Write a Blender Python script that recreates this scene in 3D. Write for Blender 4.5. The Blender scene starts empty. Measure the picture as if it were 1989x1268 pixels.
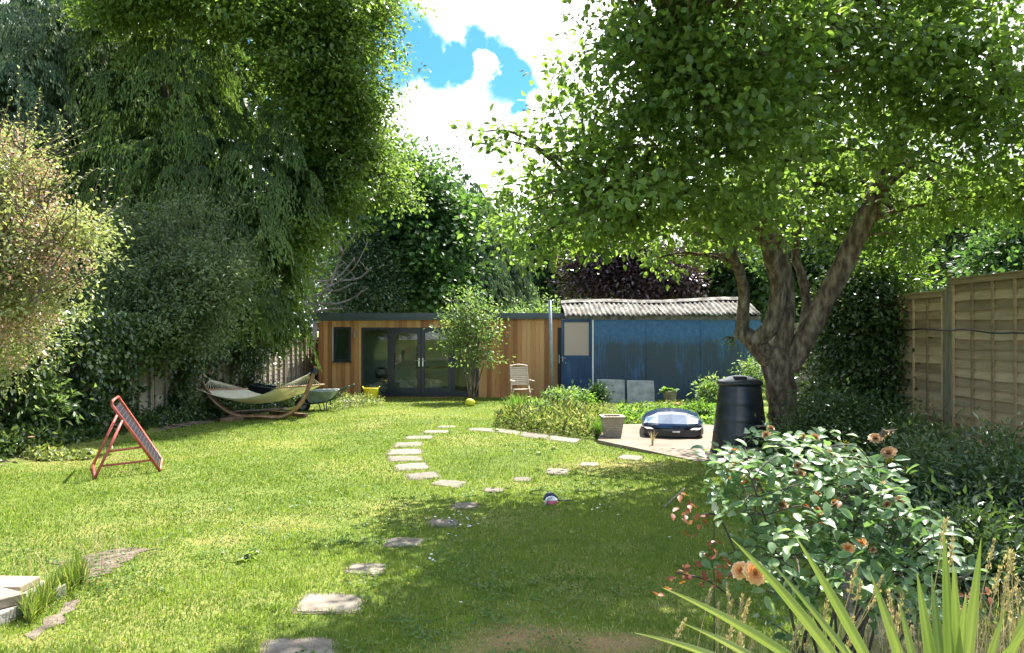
import bpy, bmesh, math, random
import numpy as np
from mathutils import Vector, Matrix, noise as mnoise
S = bpy.context.scene; C = S.collection
R = math.radians
F = 1494.0; CX = 994.5; HY = 640.0; CH = 1.5
rng = np.random.default_rng(7); random.seed(7)

# ---------------------------------------------------------------- terrain height and pixel helpers
def sm(a, b, x):
    t = min(1, max(0, (x-a)/(b-a))); return t*t*(3-2*t)
def gz(x, y):
    z = -0.024*min(max(y, -4), 26)
    z += 0.26*sm(-6.25, -6.9, x)*sm(8, 11, y)*(1-sm(21, 23, y))
    z += 0.16*sm(4.3, 5.6, x)*sm(3, 6, y)*(1-sm(13, 16, y))
    z += 0.012*math.sin(x*1.3+y*.7)+0.01*math.sin(x*2.9-y*1.7)
    return z
gzv = np.vectorize(gz)
def P(px, py, Y): return Vector(((px-CX)/F*Y, Y, CH-(py-HY)/F*Y))
def G(px, py):
    Y = 8.0
    for _ in range(60):
        x = (px-CX)/F*Y
        Y2 = (CH-gz(x, Y))*F/max(5, (py-HY)); Y = .5*Y+.5*min(Y2, 60)
    return Vector(((px-CX)/F*Y, Y, gz((px-CX)/F*Y, Y)))

# ---------------------------------------------------------------- object helpers
def empty(name, label, cat, loc=(0, 0, 0), rz=0, group=None):
    o = bpy.data.objects.new(name, None); C.objects.link(o); o.location = loc; o.rotation_euler = (0, 0, rz)
    o.empty_display_size = .1
    return tag(o, label, cat, group)
def tag(o, label=None, cat=None, group=None, kind=None):
    if label: o['label'] = label
    if cat: o['category'] = cat
    if group: o['group'] = group
    if kind: o['kind'] = kind
    return o
def link(name, me, m, parent=None, smooth=False):
    o = bpy.data.objects.new(name, me); C.objects.link(o)
    if m is not None: me.materials.append(m)
    if parent is not None: o.parent = parent
    if smooth: me.polygons.foreach_set('use_smooth', [True]*len(me.polygons))
    return o
def np_mesh(name, V, Fc, m, parent=None, v=None, smooth=False):
    V = np.asarray(V, dtype=np.float32).reshape(-1, 3); Fc = np.asarray(Fc, dtype=np.int32)
    k = Fc.shape[1]; me = bpy.data.meshes.new(name)
    me.vertices.add(len(V)); me.vertices.foreach_set('co', V.ravel())
    me.loops.add(Fc.size); me.loops.foreach_set('vertex_index', Fc.ravel())
    me.polygons.add(len(Fc)); me.polygons.foreach_set('loop_start', np.arange(0, Fc.size, k, dtype=np.int32))
    me.update(calc_edges=True)
    if v is not None:
        a = me.attributes.new('v', 'FLOAT', 'POINT'); a.data.foreach_set('value', np.asarray(v, dtype=np.float32))
    return link(name, me, m, parent, smooth)
class MB:
    """collects shapes for ONE mesh"""
    def __init__(s): s.V = []; s.F = []; s.v = []
    def add(s, vs, fs, val=.5):
        b = len(s.V); s.V += [tuple(p) for p in vs]; s.v += [val]*len(vs)
        s.F += [tuple(b+i for i in f) for f in fs]; return s
    def box(s, a, b, val=.5, M=None):
        x0, y0, z0 = a; x1, y1, z1 = b
        vs = [Vector(p) for p in ((x0,y0,z0),(x1,y0,z0),(x1,y1,z0),(x0,y1,z0),(x0,y0,z1),(x1,y0,z1),(x1,y1,z1),(x0,y1,z1))]
        if M is not None: vs = [M @ p for p in vs]
        return s.add(vs, [(0,3,2,1),(4,5,6,7),(0,1,5,4),(1,2,6,5),(2,3,7,6),(3,0,4,7)], val)
    def tube(s, pts, rad, n=8, val=.5, cap=True, wob=0, flat=1):
        pts = [Vector(p) for p in pts]
        if not hasattr(rad, '__len__'): rad = [rad]*len(pts)
        b = len(s.V); up = Vector((0, 0, 1)); prev = None
        for i, p in enumerate(pts):
            d = (pts[min(i+1, len(pts)-1)]-pts[max(i-1, 0)]).normalized()
            if prev is None:
                a = d.cross(up if abs(d.z) < .95 else Vector((1, 0, 0))).normalized()
            else:
                a = (prev-d*prev.dot(d)).normalized()
            prev = a; c = d.cross(a)
            for k in range(n):
                t = 2*math.pi*k/n; r = rad[i]
                q = p+(a*math.cos(t)+c*math.sin(t)*flat)*r
                if wob: q += (q-p)*wob*mnoise.noise(q*5)+(q-p)*wob*.6*mnoise.noise(q*14)
                s.V.append(tuple(q)); s.v.append(val)
        for i in range(len(pts)-1):
            for k in range(n):
                k2 = (k+1) % n; s.F.append((b+i*n+k, b+i*n+k2, b+(i+1)*n+k2, b+(i+1)*n+k))
        if cap:
            s.F.append(tuple(b+k for k in range(n-1, -1, -1))); e = b+(len(pts)-1)*n
            s.F.append(tuple(e+k for k in range(n)))
        return s
    def lathe(s, prof, n=24, c=(0, 0, 0), val=.5, sx=1, sy=1):
        b = len(s.V)
        for r, z in prof:
            for k in range(n):
                t = 2*math.pi*k/n; s.V.append((c[0]+r*sx*math.cos(t), c[1]+r*sy*math.sin(t), c[2]+z)); s.v.append(val)
        for i in range(len(prof)-1):
            for k in range(n):
                k2 = (k+1) % n; s.F.append((b+i*n+k, b+i*n+k2, b+(i+1)*n+k2, b+(i+1)*n+k))
        s.F.append(tuple(b+k for k in range(n-1, -1, -1))); e = b+(len(prof)-1)*n
        s.F.append(tuple(e+k for k in range(n)))
        return s
    def build(s, name, m, parent=None, bevel=0, smooth=False, sub=0):
        me = bpy.data.meshes.new(name); me.from_pydata(s.V, [], s.F); me.update()
        a = me.attributes.new('v', 'FLOAT', 'POINT'); a.data.foreach_set('value', s.v)
        o = link(name, me, m, parent, smooth)
        if bevel:
            b = o.modifiers.new('b', 'BEVEL'); b.width = bevel; b.segments = 2; b.limit_method = 'ANGLE'; b.angle_limit = R(40)
        if sub:
            b = o.modifiers.new('s', 'SUBSURF'); b.levels = sub; b.render_levels = sub
        return o
def smooth_path(pts, n=6):
    """Catmull-Rom through control points (each (vec, radius))"""
    out = []; rr = []
    Q = [pts[0]]+list(pts)+[pts[-1]]
    for i in range(1, len(Q)-2):
        p0, p1, p2, p3 = (Vector(Q[j][0]) for j in (i-1, i, i+1, i+2))
        for k in range(n):
            t = k/n
            out.append(.5*((2*p1)+(p2-p0)*t+(2*p0-5*p1+4*p2-p3)*t*t+(3*p1-p0-3*p2+p3)*t**3)); rr.append(Q[i][1]*(1-t)+Q[i+1][1]*t)
    out.append(Vector(pts[-1][0])); rr.append(pts[-1][1])
    return out, rr

# ---------------------------------------------------------------- materials
def nt(name):
    m = bpy.data.materials.new(name); m.use_nodes = True; t = m.node_tree; t.nodes.clear()
    return m, t, t.nodes.new('ShaderNodeOutputMaterial')
def nd(t, typ, **kw):
    n = t.nodes.new(typ)
    for k, v in kw.items():
        if k in n.inputs.keys(): n.inputs[k].default_value = v
        else: setattr(n, k, v)
    return n
def ramp(t, stops):
    n = t.nodes.new('ShaderNodeValToRGB'); e = n.color_ramp.elements
    while len(e) < len(stops): e.new(.5)
    for i, (p, c) in enumerate(stops): e[i].position = p; e[i].color = (*c, 1)
    return n
def noisen(t, scale, detail=4, stretch=None, coord='Object'):
    tc = nd(t, 'ShaderNodeTexCoord'); n = nd(t, 'ShaderNodeTexNoise', Scale=scale, Detail=detail)
    if stretch:
        mp = nd(t, 'ShaderNodeMapping'); mp.inputs['Scale'].default_value = stretch
        t.links.new(tc.outputs[coord], mp.inputs[0]); t.links.new(mp.outputs[0], n.inputs['Vector'])
    else: t.links.new(tc.outputs[coord], n.inputs['Vector'])
    return n
def pbr(name, stops, scale=6, rough=.6, metal=0, bump=.2, bscale=None, stretch=None, spec=.5, dist=.01, attr=0, coat=0, detail=5):
    """stops: colour or list of (pos,col) over noise"""
    m, t, out = nt(name); b = nd(t, 'ShaderNodeBsdfPrincipled', Roughness=rough, Metallic=metal); L = t.links.new
    b.inputs['Specular IOR Level'].default_value = spec; b.inputs['Coat Weight'].default_value = coat
    if not isinstance(stops, list): stops = [(.3, tuple(c*.85 for c in stops)), (.7, tuple(min(1, c*1.12) for c in stops))]
    n = noisen(t, scale, detail, stretch); fac = n.outputs['Fac']
    if attr:
        a = nd(t, 'ShaderNodeAttribute', attribute_name='v'); mx = nd(t, 'ShaderNodeMix'); mx.inputs[0].default_value = attr
        L(fac, mx.inputs[2]); L(a.outputs['Fac'], mx.inputs[3]); fac = mx.outputs[0]
    r = ramp(t, stops); L(fac, r.inputs[0]); L(r.outputs[0], b.inputs['Base Color'])
    if bump:
        n2 = noisen(t, bscale or scale*6, 4, stretch); bp = nd(t, 'ShaderNodeBump', Strength=bump, Distance=dist)
        L(n2.outputs['Fac'], bp.inputs['Height']); L(bp.outputs[0], b.inputs['Normal'])
    L(b.outputs[0], out.inputs[0]); return m
def leafm(name, c0, c1, c2=None, tr=.4, rough=.45, spec=.4, gain=1.6, tint=(1.06, 1.1, .62)):
    m, t, out = nt(name); L = t.links.new
    a = nd(t, 'ShaderNodeAttribute', attribute_name='v')
    st = [(0, c0), (.8, c1)]+([(1, c2)] if c2 else [])
    r = ramp(t, st); L(a.outputs['Fac'], r.inputs[0])
    b = nd(t, 'ShaderNodeBsdfPrincipled', Roughness=rough); b.inputs['Specular IOR Level'].default_value = spec
    L(r.outputs[0], b.inputs['Base Color'])
    tl = nd(t, 'ShaderNodeBsdfTranslucent'); mu = nd(t, 'ShaderNodeMix', data_type='RGBA', blend_type='MULTIPLY'); mu.inputs[0].default_value = 1
    mu.inputs[7].default_value = (gain*tint[0], gain*tint[1], gain*tint[2], 1); L(r.outputs[0], mu.inputs[6]); L(mu.outputs[2], tl.inputs[0])
    mx = nd(t, 'ShaderNodeMixShader'); mx.inputs[0].default_value = tr
    L(b.outputs[0], mx.inputs[1]); L(tl.outputs[0], mx.inputs[2]); L(mx.outputs[0], out.inputs[0]); return m
def glassm(name, tint=(.8, .86, .84), refl=1.0):
    m, t, out = nt(name); L = t.links.new
    tr = nd(t, 'ShaderNodeBsdfTransparent'); tr.inputs[0].default_value = (*tint, 1)
    g = nd(t, 'ShaderNodeBsdfGlossy', Roughness=.01); fr = nd(t, 'ShaderNodeFresnel', IOR=1.5)
    mu = nd(t, 'ShaderNodeMath', operation='MULTIPLY'); mu.inputs[1].default_value = refl
    mx = nd(t, 'ShaderNodeMixShader'); L(fr.outputs[0], mu.inputs[0]); L(mu.outputs[0], mx.inputs[0])
    L(tr.outputs[0], mx.inputs[1]); L(g.outputs[0], mx.inputs[2]); L(mx.outputs[0], out.inputs[0]); return m

# ---------------------------------------------------------------- leaf clouds
def unit(a): return a/np.maximum(np.linalg.norm(a, axis=-1, keepdims=True), 1e-9)
T4 = (np.array([(0,0,0),(.5,.42,.1),(0,1,-.12),(-.5,.42,.1)], float), np.array([(0,1,2),(0,2,3)]))
TR = (np.array([(0,0,0),(.36,.18,.06),(.5,.48,.09),(.3,.8,.03),(0,1,-.14),(-.3,.8,.03),(-.5,.48,.09),(-.36,.18,.06),(0,.5,.0)], float),
      np.array([(0,1,8),(1,2,8),(2,3,8),(3,4,8),(4,5,8),(5,6,8),(6,7,8),(7,0,8)]))
TP = (np.array([(0,0,0),(.3,.12,.03),(.5,.4,.05),(.42,.7,0),(0,1,-.1),(-.42,.7,0),(-.5,.4,.05),(-.3,.12,.03)], float),
      np.array([(0,1,2,3),(0,3,4,5),(0,5,6,7)]))
def leaf_arr(Pn, A, N, L, W, T):
    A = unit(A); N = N-A*(N*A).sum(-1, keepdims=True); N = unit(N); B = np.cross(A, N)
    t = T[0]; n = len(Pn); L = np.broadcast_to(L, (n,))[:, None, None]; W = np.broadcast_to(W, (n,))[:, None, None]
    V = Pn[:, None, :]+A[:, None, :]*(t[None, :, 1:2]*L)+B[:, None, :]*(t[None, :, 0:1]*W)+N[:, None, :]*(t[None, :, 2:3]*L)
    Fc = (T[1][None]+(np.arange(n)*len(t))[:, None, None]).reshape(-1, T[1].shape[1])
    return V.reshape(-1, 3), Fc
def leaf_obj(name, parent, Pn, A, N, L, W, val, m, T=T4):
    V, Fc = leaf_arr(Pn, A, N, L, W, T)
    return np_mesh(name, V, Fc, m, parent, np.repeat(np.clip(val, 0, 1), len(T[0])))
def blob(px, py, Y, rx, ry, d=1.0):
    s = Y/F; p = P(px, py, Y); return (np.array(p), np.array([rx*s, (rx+ry)/2*s*d, ry*s]))
LUMP = .42
def shell_pts(blobs, n, shell=.7, jit=.2, lumpy=None):
    w = np.array([b[1][0]*b[1][2] for b in blobs]); idx = rng.choice(len(blobs), n, p=w/w.sum())
    Cn = np.array([b[0] for b in blobs])[idx]; Rn = np.array([b[1] for b in blobs])[idx]
    d = unit(rng.normal(size=(n, 3)))
    outer = rng.random(n) < .78
    lump = np.array([mnoise.noise(Vector(tuple(dd*2.1+cc*.9))) + .6*mnoise.noise(Vector(tuple(dd*5+cc*1.7))) for dd, cc in zip(d, Cn)])
    jl = 1+(LUMP if lumpy is None else lumpy)*lump
    rad = jl*np.minimum(1.22, np.where(outer, shell+(1-shell)*rng.random(n), rng.random(n)**.5*shell)*(1+jit*rng.normal(size=n)*.5))
    return Cn+Rn*d*rad[:, None], d
def crown(name, parent, blobs, n, per, cr, L, asp, m, droop=0., up=.6, T=T4, shell=.7, jit=.25, flat=.75, zmin=None, out=.8, lumpy=None, bough=None):
    c, d = shell_pts(blobs, n, shell, jit, lumpy)
    bv_ = rng.random(n)
    if bough:
        nb, br = bough; ix = rng.integers(0, nb, n); c = c[:nb][ix]+rng.normal(size=(n, 3))*br*np.array([1, 1, .38]); c[:, 2] -= np.abs(rng.normal(size=n))*br*.35; d = d[:nb][ix]; bv_ = .6*bv_[:nb][ix]+.4*rng.random(n)
    k = n*per; cc = np.repeat(c, per, 0); dd = np.repeat(d, per, 0)
    off = rng.normal(size=(k, 3))*cr*np.array([1, 1, flat])*np.repeat(.6+.8*rng.random(n), per)[:, None]
    off[:, 2] -= droop*cr*rng.random(k)
    p = cc+off
    A = unit(off+.5*cr*dd)*out+rng.normal(size=(k, 3))*.45+np.array([0, 0, -droop])
    N = np.array([0, 0, up])+.35*dd+rng.normal(size=(k, 3))*.45
    val = np.repeat(bv_, per)*.6+rng.random(k)*.4
    Ls = L*(.65+.7*rng.random(k))
    if zmin is not None:
        g = p[:, 2] > zmin; p, A, N, Ls, val = p[g], A[g], N[g], Ls[g], val[g]
    return leaf_obj(name, parent, p, A, N, Ls, Ls*asp, val, m, T), c
def weeping(name, parent, blobs, n, m, per=30, size=.7, L=.22, w=.05, shell=.8):
    c, d = shell_pts(blobs, n, shell, .15); d[:, 2] = np.abs(d[:, 2])*.3; d = unit(d)
    k = n*per; cc = np.repeat(c, per, 0); dd = np.repeat(d, per, 0); s = np.tile(np.linspace(0, 1, per), n)+rng.normal(size=k)*.05
    sz = np.repeat(size*(.5+.9*rng.random(n)), per)[:, None]
    side = np.cross(dd, np.array([0, 0, 1.])); 
    fan = np.repeat(rng.integers(3, 7, n), per); fi = np.floor(rng.random(k)*fan)/fan*2-1+1/fan
    p = cc+dd*(s**.7*.5)[:, None]*sz+side*(fi*.42*s+rng.normal(size=k)*.035)[:, None]*sz; p[:, 2] -= (s**2*.9-s*.12+rng.random(k)*.05)*sz[:, 0]
    A = dd*.35+np.array([0, 0, -1.])+side*(rng.normal(size=k)*.25)[:, None]+rng.normal(size=(k, 3))*.14
    N = dd+rng.normal(size=(k, 3))*.5
    val = np.repeat(rng.random(n)**1.3, per)*.5+.45*s
    Ls = L*(.6+.8*rng.random(k))
    return leaf_obj(name, parent, p, A, N, Ls, Ls*0+w, val, m), c
def limbs(mb, nodes, targets, r0=.05, r1=.008, n=6, sag=.1):
    nodes = [Vector(q) for q in nodes]
    for t in targets:
        t = Vector(t); q = min(nodes, key=lambda a: (a-t).length+max(0, a.z-t.z)*1.2); Ln = (t-q).length
        mid = q.lerp(t, .5)+Vector((random.uniform(-.12, .12), random.uniform(-.12, .12), random.uniform(0, .22)))*Ln
        pts, rr = smooth_path([(q, r0*min(1, Ln/1.5+.3)), (mid, r0*.6), (t, r1)], 5); mb.tube(pts, rr, n, wob=.15)
def tree(name, label, cat, base, blobs, n, per, cr, L, asp, m, bark, tr=.18, group=None, nl=14, kind='crown', **kw):
    t = empty(name, label, cat, base, 0, group); off = -np.array(base)
    bl = [(b[0]+off, b[1]) for b in blobs]
    if kind == 'weep': o, c = weeping('crown', t, bl, n, m, per=per, L=L, w=asp, **kw)
    else: o, c = crown('crown', t, bl, n, per, cr, L, asp, m, **kw)
    mb = MB(); top = max(bl, key=lambda b: b[0][2]); low = min(bl, key=lambda b: b[0][2])
    tp = Vector(top[0])*(.62 if kind == 'weep' else 1); pts, rr = smooth_path([((0, 0, -.2), tr*1.3), (Vector((0, 0, .3)).lerp(tp, .25)+Vector((.1, 0, 0)), tr), (tp*.6, tr*.75), (tp, tr*.3)], 8)
    mb.tube(pts, rr, 10, wob=.25)
    limbs(mb, pts[4:], c[rng.choice(len(c), min(nl, len(c)), replace=False)], tr*.35, .012)
    mb.build('trunk', bark, t, smooth=True); return t
def bush(name, label, cat, xy, r, h, n, per, L, asp, m, group=None, cr=None, T=T4, droop=0, up=.6, stemm=None, tall=None, **kw):
    x, y = xy; t = empty(name, label, cat, (x, y, gz(x, y)), 0, group)
    bl = [(np.array([0, 0, h*.55]), np.array([r, r, h*.5]))] if tall is None else tall
    o, c = crown('foliage', t, bl, n, per, cr or r*.22, L, asp, m, droop=droop, up=up, T=T, zmin=0.01, **kw)
    mb = MB()
    for q in c[rng.choice(len(c), min(9, len(c)), replace=False)]:
        b0 = Vector((random.uniform(-.15, .15)*r, random.uniform(-.15, .15)*r, -.05))
        pts, rr = smooth_path([(b0, .014), (b0.lerp(Vector(q), .5)+Vector((0, 0, .1*h)), .009), (q, .004)], 4); mb.tube(pts, rr, 5)
    mb.build('stems', stemm or M['twig'], t); return t
# ---------------------------------------------------------------- material library
M = {}
M['twig'] = pbr('twig', (.09, .07, .045), 9, .8)
M['bark'] = pbr('bark', [(.32, (.05, .034, .022)), (.46, (.12, .083, .055)), (.56, (.2, .15, .1)), (.7, (.32, .26, .19))], 15, .9, bump=1, bscale=30, dist=.06, stretch=(1, 1, .35), detail=10)
M['barkdark'] = pbr('bark_dark', [(.3, (.04, .032, .026)), (.7, (.12, .1, .08))], 5, .9, bump=.8, dist=.03)
M['barkpale'] = pbr('bark_pale', [(.3, (.16, .12, .1)), (.7, (.36, .3, .26))], 8, .8)
M['apple_leaf'] = leafm('apple_leaf', (.045, .08, .024), (.14, .205, .045), (.26, .33, .08), tr=.46, rough=.38, spec=.5, gain=2.4)
M['cypress'] = leafm('cypress_leaf', (.02, .048, .014), (.15, .225, .055), (.24, .32, .09), tr=.35, rough=.6)
M['cypress_grey'] = leafm('cypress_grey', (.045, .08, .045), (.17, .24, .13), (.26, .33, .2), tr=.2, rough=.6)
M['beech'] = leafm('beech_leaf', (.04, .075, .018), (.13, .19, .04), (.24, .3, .06), tr=.42, gain=2.2)
M['sycamore'] = leafm('sycamore_leaf', (.022, .055, .022), (.09, .165, .045), (.18, .27, .06), tr=.38, gain=2)
M['holly'] = leafm('holly_leaf', (.05, .09, .04), (.12, .18, .08), (.25, .32, .18), tr=.2, rough=.25, spec=.7)
M['grey_leaf'] = leafm('grey_leaf', (.05, .08, .038), (.16, .21, .09), (.24, .28, .16), tr=.3)
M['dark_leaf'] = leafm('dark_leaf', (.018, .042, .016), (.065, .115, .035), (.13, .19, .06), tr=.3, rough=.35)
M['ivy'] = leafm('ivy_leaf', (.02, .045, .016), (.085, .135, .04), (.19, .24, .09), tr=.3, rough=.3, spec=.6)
M['purple'] = leafm('purple_leaf', (.035, .018, .024), (.09, .05, .055), (.2, .14, .14), tr=.25, rough=.28, spec=.8, gain=1.2)
M['yellowgreen'] = leafm('yellow_green_leaf', (.07, .12, .02), (.17, .24, .04), (.28, .33, .06), tr=.45, gain=2)
M['weed'] = leafm('weed_leaf', (.07, .11, .03), (.19, .22, .075), (.4, .37, .2), tr=.4, gain=1.8)
M['fresh'] = leafm('fresh_leaf', (.05, .1, .02), (.12, .21, .035), (.22, .31, .06), tr=.45, gain=2)
M['sapling'] = leafm('sapling_leaf', (.07, .12, .04), (.17, .25, .08), (.38, .4, .2), tr=.4, gain=1.8)
M['pinkish'] = leafm('pink_shrub_leaf', (.11, .15, .045), (.32, .34, .16), (.5, .45, .3), tr=.35, gain=1.7)
M['blossom'] = leafm('pink_blossom', (.5, .3, .25), (.7, .45, .42), (.85, .62, .6), tr=.3, gain=1.1)
M['rose_leaf'] = leafm('rose_leaf', (.055, .12, .045), (.16, .25, .1), (.33, .4, .2), tr=.3, rough=.36, spec=.5, gain=2)
M['rose_dead'] = leafm('rose_withered_leaf', (.2, .05, .025), (.4, .14, .05), (.55, .35, .06), tr=.35, gain=1.2)
M['rose_bloom'] = leafm('rose_bloom', (.85, .38, .14), (.92, .6, .28), (.95, .8, .52), tr=.2, gain=1.1)
M['rose_faded'] = leafm('rose_faded', (.32, .16, .08), (.55, .36, .2), (.7, .52, .34), tr=.3, gain=1.1)
M['sword'] = leafm('sword_leaf', (.1, .16, .035), (.25, .29, .1), (.5, .47, .26), tr=.22, rough=.35, gain=1.2)
M['straw'] = leafm('straw', (.3, .22, .1), (.52, .42, .24), (.65, .56, .36), tr=.3, gain=1.1)
M['yellow_fl'] = leafm('yellow_flower', (.5, .4, .02), (.75, .6, .03), (.8, .7, .1), tr=.3, gain=1)
M['grass'] = leafm('grass_blade', (.055, .115, .014), (.2, .265, .045), (.48, .42, .2), tr=.4, rough=.55, gain=1.5, spec=.25)
M['slab_'] = pbr('stone_slab', [(.3, (.12, .09, .065)), (.55, (.21, .17, .125)), (.75, (.28, .235, .18))], 9, .85, bump=.5, dist=.01)
M['concrete'] = pbr('concrete', [(.3, (.13, .095, .062)), (.5, (.18, .135, .092)), (.7, (.225, .175, .125))], 2.5, .85, bump=.4, dist=.008, bscale=40)
M['slab_grey'] = pbr('grey_slab', [(.25, (.14, .15, .15)), (.5, (.27, .28, .28)), (.75, (.38, .39, .38))], 5, .8, bump=.5, dist=.008)
M['slab_brown'] = pbr('brown_slab', [(.3, (.1, .085, .07)), (.7, (.28, .25, .2))], 6, .8, bump=.5)
M['timber'] = pbr('sleeper_timber', [(.3, (.22, .16, .11)), (.7, (.38, .3, .22))], 4, .8, bump=.4, stretch=(1, 8, 8))
M['stone'] = pbr('pale_stone', [(.3, (.25, .22, .18)), (.7, (.42, .38, .33))], 7, .9, bump=.5)
M['soil'] = pbr('soil', [(.3, (.07, .05, .033)), (.5, (.145, .11, .078)), (.72, (.25, .2, .15))], 14, .95, bump=1, bscale=60, dist=.02)
M['fence'] = pbr('fence_wood', [(.2, (.24, .165, .085)), (.45, (.42, .3, .16)), (.6, (.54, .39, .21)), (.8, (.66, .5, .3))], 2.2, .85, bump=.4, stretch=(1, 1, 5), attr=.55)
M['fence_pale'] = pbr('fence_wood_pale', [(.2, (.2, .15, .11)), (.5, (.3, .24, .18)), (.8, (.4, .33, .26))], 3, .85, bump=.4, stretch=(1, 1, 6), attr=.5)
M['post'] = pbr('fence_post', [(.3, (.15, .13, .07)), (.7, (.33, .28, .17))], 3, .85, bump=.4, stretch=(6, 6, 1))
M['cedar'] = pbr('cedar_board', [(.12, (.3, .11, .035)), (.35, (.47, .205, .07)), (.55, (.55, .26, .095)), (.8, (.66, .36, .15))], 2.2, .6, bump=.2, stretch=(9, 9, .5), attr=.72)
M['anthracite'] = pbr('anthracite', (.016, .022, .034), 3, .35, bump=.03)
M['fascia'] = pbr('fascia', (.06, .08, .095), 3, .45, bump=.05)
M['steel'] = pbr('steel', (.6, .6, .6), 5, .3, metal=1, bump=0)
M['galv'] = pbr('galvanised', (.3, .34, .36), 8, .5, metal=.3, bump=.1)
M['glass'] = glassm('window_glass', (.86, .9, .88), .9)
M['frosted'] = None
M['plaster'] = pbr('room_wall', (.72, .76, .7), 2, .9, bump=.05)
M['carpet'] = pbr('room_floor', (.25, .22, .18), 20, .95, bump=.3)
M['black'] = pbr('black_plastic', [(.35, (.011, .013, .016)), (.75, (.035, .037, .04))], 7, .34, bump=.08, bscale=90)
M['blackgloss'] = pbr('black_gloss', (.03, .055, .11), 3, .12, bump=0, coat=.6)
M['rubber'] = pbr('rubber', (.02, .02, .02), 9, .8, bump=.3)
M['darkgrey'] = pbr('dark_grey_plastic', (.035, .04, .05), 5, .5, bump=.1)
M['barrow'] = pbr('barrow_tray', [(.3, (.2, .25, .21)), (.7, (.36, .4, .36))], 6, .5, bump=.15)
M['barrowf'] = pbr('barrow_frame', (.045, .09, .065), 6, .45, bump=.1)
M['rimw'] = pbr('wheel_rim', (.42, .38, .34), 8, .6, bump=.1)
M['larch'] = pbr('hammock_timber', [(.3, (.13, .065, .035)), (.6, (.3, .17, .09)), (.8, (.4, .26, .15))], 3, .6, bump=.3, stretch=(3, 3, 1), attr=.3)
M['canvas'] = leafm('hammock_cloth', (.72, .68, .5), (.8, .77, .62), (.82, .82, .75), tr=.3, rough=.8, spec=.2, gain=1.0, tint=(1, .98, .8))
M['rope'] = pbr('rope', (.62, .56, .42), 20, .9, bump=.3)
M['red'] = pbr('red_tube', [(.3, (.3, .05, .04)), (.7, (.52, .11, .09))], 14, .45, bump=.1)
M['net'] = pbr('net_cord', (.05, .04, .06), 9, .7, bump=0)
M['yellow'] = pbr('yellow_rubber', (.75, .6, .015), 5, .45, bump=.05)
M['ball'] = pbr('yellow_ball', (.62, .62, .04), 9, .45, bump=.1)
M['teak'] = pbr('grey_teak', [(.3, (.42, .34, .25)), (.7, (.6, .5, .39))], 6, .7, bump=.3, attr=.3)
M['white'] = pbr('white_paint', (.72, .72, .7), 6, .6, bump=.1)
M['terracotta'] = pbr('terracotta', (.5, .22, .12), 8, .8)
M['appleskin'] = pbr('apple_skin', [(.3, (.22, .34, .05)), (.7, (.4, .5, .12))], 12, .35, bump=0)
M['pink'] = pbr('pink_plastic', (.55, .12, .2), 8, .5, bump=0)
M['navy'] = pbr('navy_plastic', (.02, .025, .06), 8, .5, bump=0)

def shed_blue():
    m, t, out = nt('blue_shed_paint'); L = t.links.new
    b = nd(t, 'ShaderNodeBsdfPrincipled', Roughness=.5)
    tc = nd(t, 'ShaderNodeTexCoord'); sp = nd(t, 'ShaderNodeSeparateXYZ'); L(tc.outputs['Object'], sp.inputs[0])
    n1 = noisen(t, 1.6, 9, (1.8, 1, .5)); n2 = noisen(t, 6, 9, (5, 1, .3)); n3 = noisen(t, 9, 4, (1, 1, 1))
    mr = nd(t, 'ShaderNodeMapRange'); mr.inputs['From Min'].default_value = 1.8; mr.inputs['From Max'].default_value = 1.0
    L(sp.outputs['Z'], mr.inputs['Value'])
    a = nd(t, 'ShaderNodeMath', operation='MULTIPLY_ADD'); a.inputs[1].default_value = 1.05; L(n2.outputs['Fac'], a.inputs[0]); L(n1.outputs['Fac'], a.inputs[2])
    g = nd(t, 'ShaderNodeMath', operation='MULTIPLY'); L(a.outputs[0], g.inputs[0]); L(mr.outputs['Result'], g.inputs[1])
    st = ramp(t, [(.48, (0, 0, 0)), (.8, (.3, .3, .3)), (.95, (.75, .75, .75)), (1, (.9, .9, .9))]); L(g.outputs[0], st.inputs[0])
    blue = ramp(t, [(.3, (.025, .09, .2)), (.7, (.05, .15, .29))]); L(n3.outputs['Fac'], blue.inputs[0])
    mx = nd(t, 'ShaderNodeMix', data_type='RGBA'); L(st.outputs[0], mx.inputs[0]); L(blue.outputs[0], mx.inputs[6]); mx.inputs[7].default_value = (.034, .052, .06, 1)
    pk = noisen(t, 7, 8, (3, 1, .7)); pr = ramp(t, [(.66, (0, 0, 0)), (.78, (.55, .55, .55))]); L(pk.outputs['Fac'], pr.inputs[0])
    m2 = nd(t, 'ShaderNodeMix', data_type='RGBA'); L(pr.outputs[0], m2.inputs[0]); L(mx.outputs[2], m2.inputs[6]); m2.inputs[7].default_value = (.3, .31, .26, 1)
    L(m2.outputs[2], b.inputs['Base Color'])
    bp = nd(t, 'ShaderNodeBump', Strength=.3, Distance=.01); L(n2.outputs['Fac'], bp.inputs['Height']); L(bp.outputs[0], b.inputs['Normal'])
    L(b.outputs[0], out.inputs[0]); return m
M['blue'] = shed_blue()
M['bluedoor'] = pbr('blue_door_paint', [(.3, (.012, .03, .075)), (.6, (.022, .06, .14)), (.8, (.07, .11, .18))], 4, .4, bump=.2, stretch=(1, 1, .4))
M['asbestos'] = pbr('corrugated_sheet', [(.3, (.025, .022, .017)), (.42, (.09, .075, .055)), (.54, (.18, .165, .135)), (.68, (.27, .255, .225))], 5, .9, bump=.7, bscale=30, dist=.02, stretch=(1, .6, .6), detail=9)
M['weathered'] = pbr('weathered_wood', [(.3, (.05, .045, .045)), (.7, (.2, .18, .16))], 5, .8)
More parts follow.
